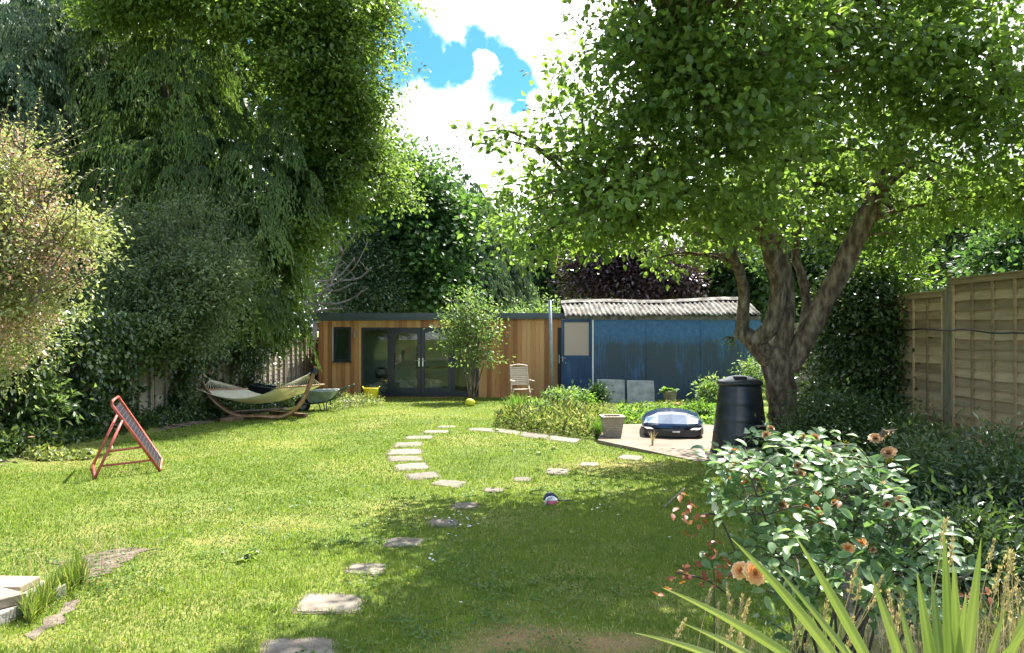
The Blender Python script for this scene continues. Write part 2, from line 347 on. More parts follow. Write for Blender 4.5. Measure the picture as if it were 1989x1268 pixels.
def frosted():
    m, t, out = nt('frosted_glass'); L = t.links.new
    tr = nd(t, 'ShaderNodeBsdfTransparent'); tr.inputs[0].default_value = (.95, .9, .86, 1)
    p = nd(t, 'ShaderNodeBsdfPrincipled', Roughness=.3); p.inputs['Base Color'].default_value = (.62, .5, .42, 1)
    mx = nd(t, 'ShaderNodeMixShader'); mx.inputs[0].default_value = .6; L(tr.outputs[0], mx.inputs[1]); L(p.outputs[0], mx.inputs[2]); L(mx.outputs[0], out.inputs[0]); return m
M['frosted'] = frosted()
def brick_pot():
    m, t, out = nt('planter_stone'); L = t.links.new
    tc = nd(t, 'ShaderNodeTexCoord'); b = nd(t, 'ShaderNodeBsdfPrincipled', Roughness=.9)
    mp = nd(t, 'ShaderNodeMapping'); mp.inputs['Rotation'].default_value = (R(90), 0, 0); L(tc.outputs['Object'], mp.inputs[0])
    br = nd(t, 'ShaderNodeTexBrick', Scale=9); br.inputs['Color1'].default_value = (.48, .42, .32, 1); br.inputs['Color2'].default_value = (.36, .31, .23, 1); br.inputs['Mortar'].default_value = (.2, .17, .12, 1)
    br.inputs['Mortar Size'].default_value = .03; L(mp.outputs[0], br.inputs['Vector']); L(br.outputs['Color'], b.inputs['Base Color'])
    bp = nd(t, 'ShaderNodeBump', Strength=.7, Distance=.01); bp.invert = True; L(br.outputs['Fac'], bp.inputs['Height']); L(bp.outputs[0], b.inputs['Normal'])
    L(b.outputs[0], out.inputs[0]); return m
M['planter'] = brick_pot()
M['reflection_standin'] = pbr('reflection_standin_stone', [(.3, (.6, .56, .5)), (.7, (.85, .82, .76))], 7, .9, bump=.5)  # very pale, to imitate the brightness of a sunlit reflection
def ground_m():
    m, t, out = nt('lawn_ground'); L = t.links.new
    b = nd(t, 'ShaderNodeBsdfPrincipled', Roughness=.95); b.inputs['Specular IOR Level'].default_value = .1
    n1 = noisen(t, .55, 5); n2 = noisen(t, 55, 6); n3 = noisen(t, 5, 5)
    r1 = ramp(t, [(.3, (.06, .1, .016)), (.5, (.14, .18, .035)), (.62, (.24, .23, .07)), (.78, (.36, .3, .14))])
    a = nd(t, 'ShaderNodeMath', operation='ADD'); h = nd(t, 'ShaderNodeMath', operation='MULTIPLY'); h.inputs[1].default_value = .55
    h2 = nd(t, 'ShaderNodeMath', operation='MULTIPLY_ADD'); h2.inputs[1].default_value = .25
    L(n1.outputs['Fac'], h.inputs[0]); L(n2.outputs['Fac'], h2.inputs[0]); L(h.outputs[0], h2.inputs[2])
    h3 = nd(t, 'ShaderNodeMath', operation='MULTIPLY'); h3.inputs[1].default_value = .22; L(n3.outputs['Fac'], h3.inputs[0])
    L(h2.outputs[0], a.inputs[0]); L(h3.outputs[0], a.inputs[1]); L(a.outputs[0], r1.inputs[0]); L(r1.outputs[0], b.inputs['Base Color'])
    bp = nd(t, 'ShaderNodeBump', Strength=.8, Distance=.03); L(n2.outputs['Fac'], bp.inputs['Height']); L(bp.outputs[0], b.inputs['Normal'])
    at_ = nd(t, 'ShaderNodeAttribute', attribute_name='v'); nx = noisen(t, 9, 6); am = nd(t, 'ShaderNodeMath', operation='MULTIPLY_ADD'); am.inputs[1].default_value = 1.5; am.inputs[2].default_value = -.35
    L(at_.outputs['Fac'], am.inputs[0]); ad = nd(t, 'ShaderNodeMath', operation='MULTIPLY'); ad.use_clamp = True; L(am.outputs[0], ad.inputs[0]); a2 = nd(t, 'ShaderNodeMath', operation='MULTIPLY'); a2.inputs[1].default_value = 1.9; L(nx.outputs['Fac'], a2.inputs[0]); L(a2.outputs[0], ad.inputs[1])
    dm = nd(t, 'ShaderNodeMix', data_type='RGBA'); L(ad.outputs[0], dm.inputs[0]); L(r1.outputs[0], dm.inputs[6]); dm.inputs[7].default_value = (.3, .2, .1, 1); L(dm.outputs[2], b.inputs['Base Color'])
    L(b.outputs[0], out.inputs[0]); return m
M['ground'] = ground_m()
def slab_m():
    m, t, out = nt('stone_slab'); L = t.links.new; b = nd(t, 'ShaderNodeBsdfPrincipled', Roughness=.88)
    n = noisen(t, 7, 8); r = ramp(t, [(.3, (.11, .085, .062)), (.5, (.2, .163, .122)), (.7, (.29, .245, .19))]); L(n.outputs['Fac'], r.inputs[0])
    oi = nd(t, 'ShaderNodeObjectInfo'); mr_ = nd(t, 'ShaderNodeMapRange'); mr_.inputs['To Min'].default_value = .72; mr_.inputs['To Max'].default_value = 1.15; L(oi.outputs['Random'], mr_.inputs['Value'])
    sc_ = nd(t, 'ShaderNodeVectorMath', operation='SCALE'); L(r.outputs[0], sc_.inputs[0]); L(mr_.outputs['Result'], sc_.inputs['Scale'])
    mo = noisen(t, 4.5, 8); mr2 = ramp(t, [(.56, (0, 0, 0)), (.68, (.8, .8, .8))]); L(mo.outputs['Fac'], mr2.inputs[0])
    mx_ = nd(t, 'ShaderNodeMix', data_type='RGBA'); L(mr2.outputs[0], mx_.inputs[0]); L(sc_.outputs[0], mx_.inputs[6]); mx_.inputs[7].default_value = (.1, .1, .04, 1); L(mx_.outputs[2], b.inputs['Base Color'])
    n2 = noisen(t, 45, 5); bp = nd(t, 'ShaderNodeBump', Strength=.7, Distance=.012); L(n2.outputs['Fac'], bp.inputs['Height']); L(bp.outputs[0], b.inputs['Normal']); L(b.outputs[0], out.inputs[0]); return m
M['slab'] = slab_m()

# ---------------------------------------------------------------- camera, sky, sun
cam = bpy.data.cameras.new('camera'); co = bpy.data.objects.new('camera', cam); C.objects.link(co)
co.location = (0, 0, CH); co.rotation_euler = (R(90)+math.atan(6/F), 0, 0); cam.sensor_width = 36; cam.lens = F/1989*36; cam.clip_end = 1500; cam.clip_start = .05
S.camera = co
SAZ, SEL = R(27), R(56)
sd = Vector((math.sin(SAZ)*math.cos(SEL), math.cos(SAZ)*math.cos(SEL), math.sin(SEL)))
sl = bpy.data.lights.new('sun', 'SUN'); sl.energy = 5.0; sl.angle = R(.55); sl.color = (1, .955, .88)
so = bpy.data.objects.new('sun', sl); C.objects.link(so); so.rotation_euler = (-sd).to_track_quat('-Z', 'Y').to_euler()
w = bpy.data.worlds.new('World'); S.world = w; w.use_nodes = True; t = w.node_tree; t.nodes.clear(); L = t.links.new
bg = nd(t, 'ShaderNodeBackground', Strength=.15); wo = nd(t, 'ShaderNodeOutputWorld')
sk = nd(t, 'ShaderNodeTexSky', sky_type='NISHITA', sun_disc=False, sun_elevation=SEL, sun_rotation=SAZ)
tc = nd(t, 'ShaderNodeTexCoord')
def vm(op, a, b=None):
    n = nd(t, 'ShaderNodeVectorMath', operation=op)
    for i, q in enumerate((a, b)):
        if q is None: continue
        if isinstance(q, (tuple, Vector)): n.inputs[i].default_value = tuple(q)
        else: L(q, n.inputs[i])
    return n
def mt(op, a, b=None, c=None):
    n = nd(t, 'ShaderNodeMath', operation=op)
    for i, q in enumerate((a, b, c)):
        if q is None: continue
        if isinstance(q, (int, float)): n.inputs[i].default_value = q
        else: L(q, n.inputs[i])
    return n.outputs[0]
nz = nd(t, 'ShaderNodeTexNoise', Scale=11, Detail=10, Roughness=.66); L(tc.outputs['Generated'], nz.inputs['Vector'])
off = vm('SUBTRACT', nz.outputs['Color'], (.5, .5, .5)); sc = vm('SCALE', off.outputs[0]); sc.inputs['Scale'].default_value = .085
nz2 = nd(t, 'ShaderNodeTexNoise', Scale=3.5, Detail=2); L(tc.outputs['Generated'], nz2.inputs['Vector']); off2 = vm('SUBTRACT', nz2.outputs['Color'], (.5, .5, .5)); sc2 = vm('SCALE', off2.outputs[0]); sc2.inputs['Scale'].default_value = .03
wd0 = vm('ADD', tc.outputs['Generated'], sc.outputs[0]).outputs[0]; wd = vm('ADD', wd0, sc2.outputs[0]).outputs[0]
def hole(px, py, r):
    d = Vector(((px-CX)/F, 1, (HY-py)/F)).normalized()
    dd = vm('DISTANCE', wd, d).outputs['Value']
    return mt('SUBTRACT', 1, mt('DIVIDE', dd, r/F))
cur = None
for h in ((765,100,105),(700,110,110),(832,128,62),(885,128,52),(930,92,50),(975,112,52),(1002,155,60),(1012,205,26),(600,110,150),(480,60,160)):
    q = hole(*h); cur = q if cur is None else mt('MAXIMUM', cur, q)
cur = mt('SUBTRACT', cur, mt('MULTIPLY', mt('MAXIMUM', hole(951,120,32), 0), 2.2))
n2 = nd(t, 'ShaderNodeTexNoise', Scale=2.2, Detail=6); L(tc.outputs['Generated'], n2.inputs['Vector'])
sp = nd(t, 'ShaderNodeSeparateXYZ'); L(tc.outputs['Generated'], sp.inputs[0])
far = mt('SUBTRACT', mt('MULTIPLY', mt('SUBTRACT', n2.outputs['Fac'], .44), 6), mt('MULTIPLY', mt('MAXIMUM', mt('SUBTRACT', sp.outputs['Y'], .55), 0), 30))
cur = mt('MAXIMUM', cur, far)
mr = nd(t, 'ShaderNodeMapRange', interpolation_type='SMOOTHSTEP'); mr.inputs['From Min'].default_value = -.1; mr.inputs['From Max'].default_value = .42
L(cur, mr.inputs['Value'])
cl = ramp(t, [(.33, (.18, .21, .22)), (.42, (.42, .45, .46)), (.54, (.96, .98, 1))]); cls = vm('SCALE', cl.outputs[0]); cls.inputs['Scale'].default_value = 9.0; n3 = nd(t, 'ShaderNodeTexNoise', Scale=5, Detail=3); L(tc.outputs['Generated'], n3.inputs['Vector']); L(n3.outputs['Fac'], cl.inputs[0])
tint = nd(t, 'ShaderNodeMix', data_type='RGBA', blend_type='MULTIPLY'); tint.inputs[0].default_value = 1; L(sk.outputs[0], tint.inputs[6]); tint.inputs[7].default_value = (.13, .33, .5, 1)
mx = nd(t, 'ShaderNodeMix', data_type='RGBA'); L(mr.outputs['Result'], mx.inputs[0]); L(cls.outputs[0], mx.inputs[6]); L(tint.outputs[2], mx.inputs[7])
L(mx.outputs[2], bg.inputs[0]); L(bg.outputs[0], wo.inputs[0])
S.view_settings.view_transform = 'Standard'; S.view_settings.look = 'None'; S.view_settings.gamma = 1; S.view_settings.exposure = 1.72
S.cycles.max_bounces = 8; S.cycles.transparent_max_bounces = 12
# ---------------------------------------------------------------- the setting: ground, patio, stones
def ground():
    xs = np.unique(np.concatenate([np.linspace(-300, -14, 14), np.linspace(-14, 14, 170), np.linspace(14, 300, 14)]))
    ys = np.unique(np.concatenate([np.linspace(-60, -4, 8), np.linspace(-4, 30, 220), np.linspace(30, 500, 14)]))
    X, Y = np.meshgrid(xs, ys); Z = gzv(X, Y); V = np.stack([X, Y, Z], -1).reshape(-1, 3); n, k = len(xs), len(ys)
    i = (np.arange(k-1)[:, None]*n+np.arange(n-1)[None]).ravel(); Fc = np.stack([i, i+1, i+n+1, i+n], 1)
    DR = [(1010,1236,110,24,1.3),(1180,1250,120,22,1.3),(900,1262,90,12,1),(560,1020,130,14,.5),(430,1050,80,12,.55),(1180,905,150,10,.6),(150,890,160,14,.6),(1290,1180,90,20,.5),(1000,1180,50,12,.5),(60,1240,80,20,.6),(620,1100,40,12,.3)]
    xs2, ys2 = V[:, 0], V[:, 1]; dv = np.zeros(len(V))
    for px, py, rx, ry, a in DR:
        g = G(px, py); gx = G(px+rx, py).x-g.x; gy = G(px, py-ry).y-g.y; dv = np.maximum(dv, a*np.exp(-(((xs2-g.x)/gx)**2+((ys2-g.y)/gy)**2)))
    tag(np_mesh('ground', V, Fc, M['ground'], None, dv, True), 'gently sloping garden lawn', kind='structure')
ground()
def inpoly(x, y, poly):
    x = np.asarray(x); y = np.asarray(y); r = np.zeros(x.shape, bool); n = len(poly)
    for i in range(n):
        x0, y0 = poly[i][:2]; x1, y1 = poly[(i+1) % n][:2]
        c = ((y0 > y) != (y1 > y)) & (x < (x1-x0)*(y-y0)/((y1-y0) or 1e-9)+x0); r ^= c
    return r
def ragged(pts, step=.12, amp=.04):
    out = []
    for i in range(len(pts)):
        a = Vector(pts[i][:2]); b = Vector(pts[(i+1) % len(pts)][:2]); k = max(1, int((b-a).length/step))
        for j in range(k):
            q = a.lerp(b, j/k); out.append((q.x+random.uniform(-amp, amp), q.y+random.uniform(-amp, amp)))
    return out
def sheet(name, poly, m, h=.004, thick=0, label=None, z=None):
    """closed prism following the ground"""
    mb = MB(); n = len(poly); f = (lambda p: gz(*p)) if z is None else (lambda p: z)
    cx = sum(p[0] for p in poly)/n; cy = sum(p[1] for p in poly)/n
    top = [(cx, cy, f((cx, cy))+h)]+[(p[0], p[1], f(p)+h) for p in poly]; bot = [(p[0], p[1], f(p)+h-max(thick, .02)) for p in poly]
    mb.add(top+bot, [(0, 1+i, 1+(i+1) % n) for i in range(n)]+[(1+i, n+1+i, n+1+(i+1) % n, 1+(i+1) % n) for i in range(n)])
    return mb.build(name, m)
soil_polys = []
def soil(name, pix, label, amp=.05):
    pl = ragged([G(*p) for p in pix], .06, amp); soil_polys.append(pl)
    tag(sheet(name, pl, M['soil'], .006), label, kind='structure')
soil('bare_soil_patch', [(100,1092),(180,1078),(235,1066),(302,1064),(262,1082),(228,1105),(190,1122),(150,1128)], 'bare dry soil patch in the lawn', .045)
soil('bare_soil_patch', [(70,1222),(140,1172),(172,1160),(160,1178),(110,1215),(60,1240)], 'strip of bare soil beside the pale steps', .045)
soil('border_soil', [(-300,1000),(0,902),(100,878),(250,850),(400,822),(470,806),(560,795),(570,786),(400,790),(100,800),(-500,830)], 'shaded soil of the left border', .06)
soil('border_soil', [(1560,880),(1600,980),(1650,1150),(1700,1400),(2400,1300),(2200,900),(1750,840),(1600,800)], 'shaded soil of the right border', .06)
patio_poly = [tuple(G(*p)[:2]) for p in ((1161,861),(1270,882),(1350,896),(1460,899),(1470,838),(1330,833),(1205,834),(1166,850))]
pz = gz(2.6, 11.5)+.045
tag(sheet('patio', patio_poly, M['concrete'], 0, .16, z=pz), 'pale concrete slab patio', kind='structure')
avoid = [patio_poly]
def PZ(px, py):   # point on the patio top
    Y = (CH-pz)*F/(py-HY); return Vector(((px-CX)/F*Y, Y, pz))

ORD = 'first second third fourth fifth sixth seventh eighth ninth tenth eleventh'.split()
def stone(quad, label, group, name='stepping_stone', thick=.05, h=.008):
    pts = [G(*q) for q in quad]; c = sum(pts, Vector())/4
    mb = MB(); m = 5; ring = []
    for i in range(4):
        a, b = pts[i], pts[(i+1) % 4]
        for j in range(m):
            q = a.lerp(b, j/m); e = .02 if j == 0 else random.uniform(-.01, .008)
            q = q+(c-q).normalized()*e; ring.append((q.x-c.x, q.y-c.y))
    n = len(ring); zf = lambda x, y: gz(c.x+x, c.y+y)-c.z
    mb.add([(0, 0, h+.003)]+[(x*.96, y*.96, zf(x, y)+h) for x, y in ring]+[(x, y, zf(x, y)+h-.012) for x, y in ring]+[(x, y, zf(x, y)-thick) for x, y in ring],
           [(0, 1+i, 1+(i+1) % n) for i in range(n)]+[(1+i, n+1+i, n+1+(i+1) % n, 1+(i+1) % n) for i in range(n)]+[(n+1+i, 2*n+1+i, 2*n+1+(i+1) % n, n+1+(i+1) % n) for i in range(n)])
    o = mb.build(name, M['slab']); o.location = c; o.rotation_euler = (0, 0, 0)
    rim = []
    for x_, y_ in ring: rim.append((x_*(1.07+random.uniform(-.03, .05)), y_*(1.1+random.uniform(-.05, .09))))
    MB().add([(0, 0, .001)]+[(x_, y_, zf(x_, y_)+.0035) for x_, y_ in rim], [(0, 1+i, 1+(i+1) % n) for i in range(n)]).build('soil_rim', M['soil'], o)
    avoid.append([(p.x+(c.x-p.x)*.14, p.y+(c.y-p.y)*.22) for p in pts])
    tag(o, label, 'paving slab', group)
SG = 'stepping stones set in the lawn'
curve = [((522,1242),(652,1240),(655,1284),(500,1286),'stepping stone cut by the bottom edge of the photo, nearest the camera'),
 ((596,1153),(700,1157),(705,1190),(570,1191),'large sunlit stepping stone, second up from the bottom edge'),
 ((684,1095),(756,1096),(742,1118),(668,1114),'stepping stone third from the bottom edge, touching the left rim of tree shade'),
 ((758,1045),(825,1046),(812,1062),(742,1063),'stepping stone fourth from the bottom edge, at the left rim of the shade'),
 ((838,1007),(892,1010),(886,1024),(824,1023),'shaded stepping stone with white daisies right below it'),
 ((884,976),(930,977),(922,988),(875,988),'small shaded stepping stone, one further than the one with daisies'),
 ((946,947),(981,950),(972,957),(937,955),'small mostly grown over stepping stone inside the top left rim of shade'),
 ((1000,927),(1038,928),(1034,936),(994,935),'stepping stone at the upper rim of the shade, up and left of the toy'),
 ((1066,909),(1107,912),(1098,923),(1058,920),'sunlit stepping stone at the upper shade rim, straight above the toy'),
 ((1130,898),(1165,899),(1160,906),(1124,905),'small stepping stone, second to the left of the concrete patio corner'),
 ((1208,883),(1250,886),(1242,895),(1196,891),'stepping stone lying right in front of the concrete patio edge')]
for a, b, c, d, lb in curve: stone((a, b, c, d), lb, SG)
ringq = [((855,932),(908,936),(888,949),(832,941),'ring slab at the foot of the arc, the one nearest the tree shade'),
 ((786,921),(845,916),(857,928),(799,933),'second ring slab up from the tree shade'),
 ((763,903),(828,898),(834,910),(770,915),'third ring slab up from the tree shade'),
 ((753,886),(817,886),(820,895),(758,897),'ring slab at the leftmost bulge of the arc, front one of two'),
 ((756,873),(818,872),(818,882),(753,884),'ring slab at the leftmost bulge of the arc, rear one of two'),
 ((770,859),(822,858),(820,868),(762,869),'ring slab just beyond the leftmost bulge, third from the far end'),
 ((790,847),(841,846),(836,853),(783,853),'ring slab second before the arc turns to the plant bed'),
 ((826,836),(874,836),(868,841),(820,841),'narrow looking ring slab where the arc turns right'),
 ((852,827),(886,827),(882,831),(848,831),'farthest small slab of the ring, almost grown over')]
for a, b, c, d, lb in ringq: stone((a, b, c, d), lb, 'pale slabs laid in an arc')
edg = [((914,831),(960,832),(957,839),(905,836),'left end slab of the plant bed edging'),
 ((962,832),(1012,838),(1008,846),(958,839),'edging slab second from the left, under the leafy clump'),
 ((1014,838),(1068,845),(1062,854),(1009,847),'edging slab second from the right, under the dry weeds'),
 ((1070,845),(1128,853),(1118,861),(1064,854),'right end slab of the plant bed edging, toward the stone planter')]
for a, b, c, d, lb in edg: stone((a, b, c, d), lb, 'slabs edging the plant bed', 'edging_slab')

# pale timber/stone steps at bottom left
def plank(pix, zt, th, label, m, name='wooden_board'):
    pts = [P(px, py, (CH-zt)*F/(py-HY)) for px, py in pix]; c = sum(pts, Vector())/len(pts); n = len(pts); mb = MB()
    q = [(p.x-c.x, p.y-c.y) for p in pts]
    mb.add([(x, y, 0) for x, y in q]+[(x, y, -th) for x, y in q], [tuple(range(n)), tuple(range(2*n-1, n-1, -1))]+[(i, n+i, n+(i+1) % n, (i+1) % n) for i in range(n)])
    o = mb.build(name, m, bevel=.006); o.location = c; avoid.append([tuple(p[:2]) for p in pts]); tag(o, label, 'timber' if 'board' in name else 'slab')
g0 = G(60, 1180).z
plank([(-260,1300),(0,1192),(130,1133),(96,1126),(-260,1122)], g0+.07, .13, 'pale concrete step block bordered by grass at bottom left', M['stone'], 'step_block')
plank([(-200,1112),(80,1118),(40,1139),(-200,1141)], g0+.115, .043, 'pale board lying at the back of the step block', M['timber'])
plank([(-200,1240),(0,1163),(53,1150),(0,1138),(-200,1144)], g0+.13, .058, 'brown edged board lying at the front of the step block', M['timber'])

# ---------------------------------------------------------------- garden office
OY = 23.2; ob = -.6
def ox(px): return (px-CX)/F*OY
def oz(py): return CH-(py-HY)/F*OY
off_ = empty('garden_office', 'cedar clad flat roofed garden office with glazed doors', 'garden room', (0, OY, 0))
def rel(v): return v-Vector((0, OY, 0))
x0, x1 = ox(620), 3.0; zt = oz(618); zb = oz(772); dep = 3.6
wx0, wx1, wz1, wz0 = ox(648), ox(682), oz(635), oz(702)
dx0, dx1, dz1, dz0 = ox(702), ox(930), oz(636), oz(767)
sx0, sx1 = ox(1082), ox(1100); sz1 = oz(636)
mb = MB(); x = x0
while x < x1:
    wd_ = .135*random.choice((1, 1, 1, .93)); xa, xb = x, min(x+wd_-.006, x1); mid = (xa+xb)/2; v = random.random()
    segs = [(zb, zt)]
    if wx0 < mid < wx1: segs = [(zb, wz0), (wz1, zt)]
    elif dx0 < mid < dx1: segs = [(zb, dz0), (dz1, zt)]
    elif sx0 < mid < sx1: segs = [(sz1, zt)]
    for a, b in segs: mb.box((xa, -.02, a), (xb, 0, b), v)
    x += wd_
y = 0
while y < dep:
    mb.box((x0-.02, y, zb), (x0, min(y+.13, dep), zt), random.random()); y += .136
cl_ = mb.build('wall', M['cedar'], off_)
mb = MB()   # inner shell behind the boards, with the openings left free
def wallpieces(mb, ya, yb):
    mb.box((x0+.01, ya, zb-.1), (wx0, yb, zt)); mb.box((wx0, ya, zb-.1), (wx1, yb, wz0)); mb.box((wx0, ya, wz1), (wx1, yb, zt))
    mb.box((wx1, ya, zb-.1), (dx0, yb, zt)); mb.box((dx0, ya, zb-.1), (dx1, yb, dz0)); mb.box((dx0, ya, dz1), (dx1, yb, zt))
    mb.box((dx1, ya, zb-.1), (x1-.01, yb, zt))
wallpieces(mb, .003, .12)
mb.box((x0+.01, .12, zb-.1), (x0+.1, dep, zt)); mb.box((x1-.1, .12, zb-.1), (x1-.01, dep, zt)); mb.box((x0+.1, dep-.1, zb-.1), (x1-.1, dep, zt))
mb.box((dx1+.3, .12, zb-.1), (dx1+.4, dep-.1, zt))
mb.build('inner_wall', M['plaster'], off_)
MB().box((x0+.1, .12, zb-.1), (x1-.1, dep-.1, dz0-.01)).build('room_floor', M['carpet'], off_)
mb = MB()    # roof deck + fascia slopes very slightly like in the photo
zl, zr = oz(616), oz(611); xl, xr = ox(611), x1+.1
mb.add([(xl,-.16,zl-.115),(xr,-.16,zr-.115),(xr,dep+.1,zr-.115),(xl,dep+.1,zl-.115),(xl,-.16,zl+.03),(xr,-.16,zr+.03),(xr,dep+.1,zr+.03),(xl,dep+.1,zl+.03)],
       [(0,3,2,1),(4,5,6,7),(0,1,5,4),(1,2,6,5),(2,3,7,6),(3,0,4,7)])
rf = mb.build('roof', M['fascia'], off_, bevel=.01)
MB().box((xl-.01, -.175, zl-.02), (xr, -.16, zr+.05)).build('roof_edge_strip', M['fascia'], rf)
MB().box((dx0, -.05, zb-.03), (dx1, .0, dz0-.05)).build('plinth_board', M['cedar'], off_)
def frame(mb, a, b, c, d, t, y0=-.03, y1=.04, tb=None):   # x0,x1,z0,z1
    tb = tb or t
    mb.box((a, y0, c), (a+t, y1, d)); mb.box((b-t, y0, c), (b, y1, d)); mb.box((a+t, y0+.001, d-t), (b-t, y1-.001, d)); mb.box((a+t, y0+.001, c), (b-t, y1-.001, c+tb))
win = frame_ = MB(); frame(frame_, wx0, wx1, wz0, wz1, .045)
win = frame_.build('window', M['anthracite'], off_, bevel=.004)
mb = MB(); frame(mb, wx0+.047, wx1-.047, wz0+.047, wz1-.047, .03, -.015, .03); mb.build('window_sash', M['anthracite'], win)
MB().box((wx0+.07, .005, wz0+.07), (wx1-.07, .009, wz1-.07)).build('pane', M['glass'], win)
MB().box((wx0-.03, -.07, wz0-.03), (wx1+.03, -.001, wz0)).build('sill', M['anthracite'], win)
pd = MB(); frame(pd, dx0, dx1, dz0, dz1, .05, -.03, .06)
for px in (757, 880):
    pd.box((ox(px)-.03, -.029, dz0+.05), (ox(px)+.03, .059, dz1-.05))
pdo = pd.build('door_frame', M['anthracite'], off_, bevel=.004)
MB().box((dx0-.0, -.09, dz0-.035), (dx1, -.031, dz0-.001)).build('threshold', M['anthracite'], off_)
for a, b in ((dx0+.052, ox(757)-.032), (ox(880)+.032, dx1-.052)):
    sdl = MB(); frame(sdl, a, b, dz0+.052, dz1-.052, .03, -.015, .04, .06); so_ = sdl.build('side_light', M['anthracite'], off_)
    MB().box((a+.03, .01, dz0+.112), (b-.03, .014, dz1-.082)).build('pane', M['glass'], so_)
for a, b, hs in ((ox(757)+.032, ox(818)-.003, 1), (ox(818)+.003, ox(880)-.032, -1)):
    dl = MB(); frame(dl, a, b, dz0+.052, dz1-.052, .11, -.035, .045, .17); do = dl.build('door', M['anthracite'], off_, bevel=.004)
    MB().box((a+.11, .01, dz0+.22), (b-.11, .014, dz1-.16)).build('pane', M['glass'], do)
    hx = b-.055 if hs > 0 else a+.055; hz = oz(703)
    h = MB(); h.box((hx-.016, -.055, hz-.13), (hx+.016, -.036, hz+.12)); h.tube([(hx, -.055, hz+.05), (hx, -.1, hz+.05), (hx-hs*.02, -.105, hz+.05), (hx-hs*.13, -.1, hz+.05)], .011, 8)
    h.build('handle', M['steel'], do)
lm = MB(); lx, lz = ox(690), oz(649.5); lm.lathe([(.03, -.1), (.033, -.09), (.033, .09), (.03, .1)], 14, (lx, -.075, lz)); lm.box((lx-.02, -.05, lz-.04), (lx+.02, -.021, lz+.04)); lm.build('wall_lamp', M['steel'], off_, smooth=False)
sdr = MB(); sdr.box((sx0, -.015, zb), (sx1, .03, sz1)); sd_ = sdr.build('side_door', M['anthracite'], off_, bevel=.004)
hx, hz = ox(1086), oz(697); h = MB(); h.box((hx-.015, -.04, hz-.13), (hx+.015, -.016, hz+.12)); h.tube([(hx, -.04, hz+.03), (hx, -.085, hz+.03), (hx+.12, -.085, hz+.03)], .011, 8); h.build('handle', M['steel'], sd_)
MB().box((sx0-.05, -.03, zb), (sx0-.003, .001, sz1+.04)).build('door_trim', M['cedar'], sd_)

# things in the office, seen through the glass
fz = dz0
def office_chair(loc, rz):
    t = empty('office_chair', 'black high backed office chair behind the left glass', 'chair', loc, rz)
    MB().box((-.26, -.25, .44), (.26, .25, .54)).build('seat', M['black'], t, bevel=.04)
    b = MB(); b.add([(-.24,.22,.56),(.24,.22,.56),(.22,.38,1.22),(-.22,.38,1.22),(-.24,.29,.56),(.24,.29,.56),(.22,.44,1.2),(-.22,.44,1.2)], [(0,1,2,3),(4,7,6,5),(0,4,5,1),(1,5,6,2),(2,6,7,3),(3,7,4,0)]); b.build('backrest', M['black'], t, bevel=.03)
    for s in (-1, 1): MB().tube([(s*.26,.1,.5),(s*.34,.1,.6),(s*.34,.05,.74),(s*.34,-.2,.74),(s*.3,-.24,.6),(s*.26,-.2,.5)], .02, 8).build('armrest', M['black'], t)
    s = MB().tube([(0,0,.1),(0,0,.45)], .03, 10)
    for k in range(5):
        a = k*2*math.pi/5; s.tube([(0,0,.12),(math.cos(a)*.3, math.sin(a)*.3, .05)], .022, 6); s.lathe([(.03,0),(.03,.05)], 8, (math.cos(a)*.31, math.sin(a)*.31, 0))
    s.build('base', M['black'], t)
office_chair((ox(742)-.15, OY+1.25, fz), R(-75))
d = empty('office_desk', 'dark topped desk seen through the right glass door', 'desk', (ox(838), OY+2.1, fz)); MB().box((-.7,-.35,.7),(.7,.35,.74)).build('desk_top', M['black'], d)
for sx in (-.65, .65):
    for sy in (-.3, .3): MB().tube([(sx,sy,0),(sx,sy,.7)], .02, 6).build('leg', M['steel'], d)
MB().box((-.3,.05,.74),(-.05,.3,.76)).build('paper_tray', M['white'], d)
fl = empty('floor_lamp', 'thin standing lamp behind the left glass door', 'lamp', (ox(791), OY+2.3, fz)); MB().tube([(0,0,.02),(0,0,1.5)], .012, 6).lathe([(.13,0),(.13,.02)], 16).build('stand', M['black'], fl)
MB().lathe([(.15,0),(.09,.18)], 16, (0,0,1.45)).build('lamp_shade', M['white'], fl, smooth=True)
mb = MB()  # added stone heap, stands in for a reflection low in the door panes
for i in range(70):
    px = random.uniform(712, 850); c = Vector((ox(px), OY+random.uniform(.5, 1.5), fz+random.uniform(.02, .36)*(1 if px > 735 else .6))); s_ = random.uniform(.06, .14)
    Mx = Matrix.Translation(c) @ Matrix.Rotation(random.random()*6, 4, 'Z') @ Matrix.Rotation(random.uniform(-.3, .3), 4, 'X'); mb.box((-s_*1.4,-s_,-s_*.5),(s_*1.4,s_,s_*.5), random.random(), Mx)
tag(mb.build('reflection_standin', M['reflection_standin'], bevel=.012), 'pale stone heap added low behind the glass doors in place of a reflection', kind='stuff')

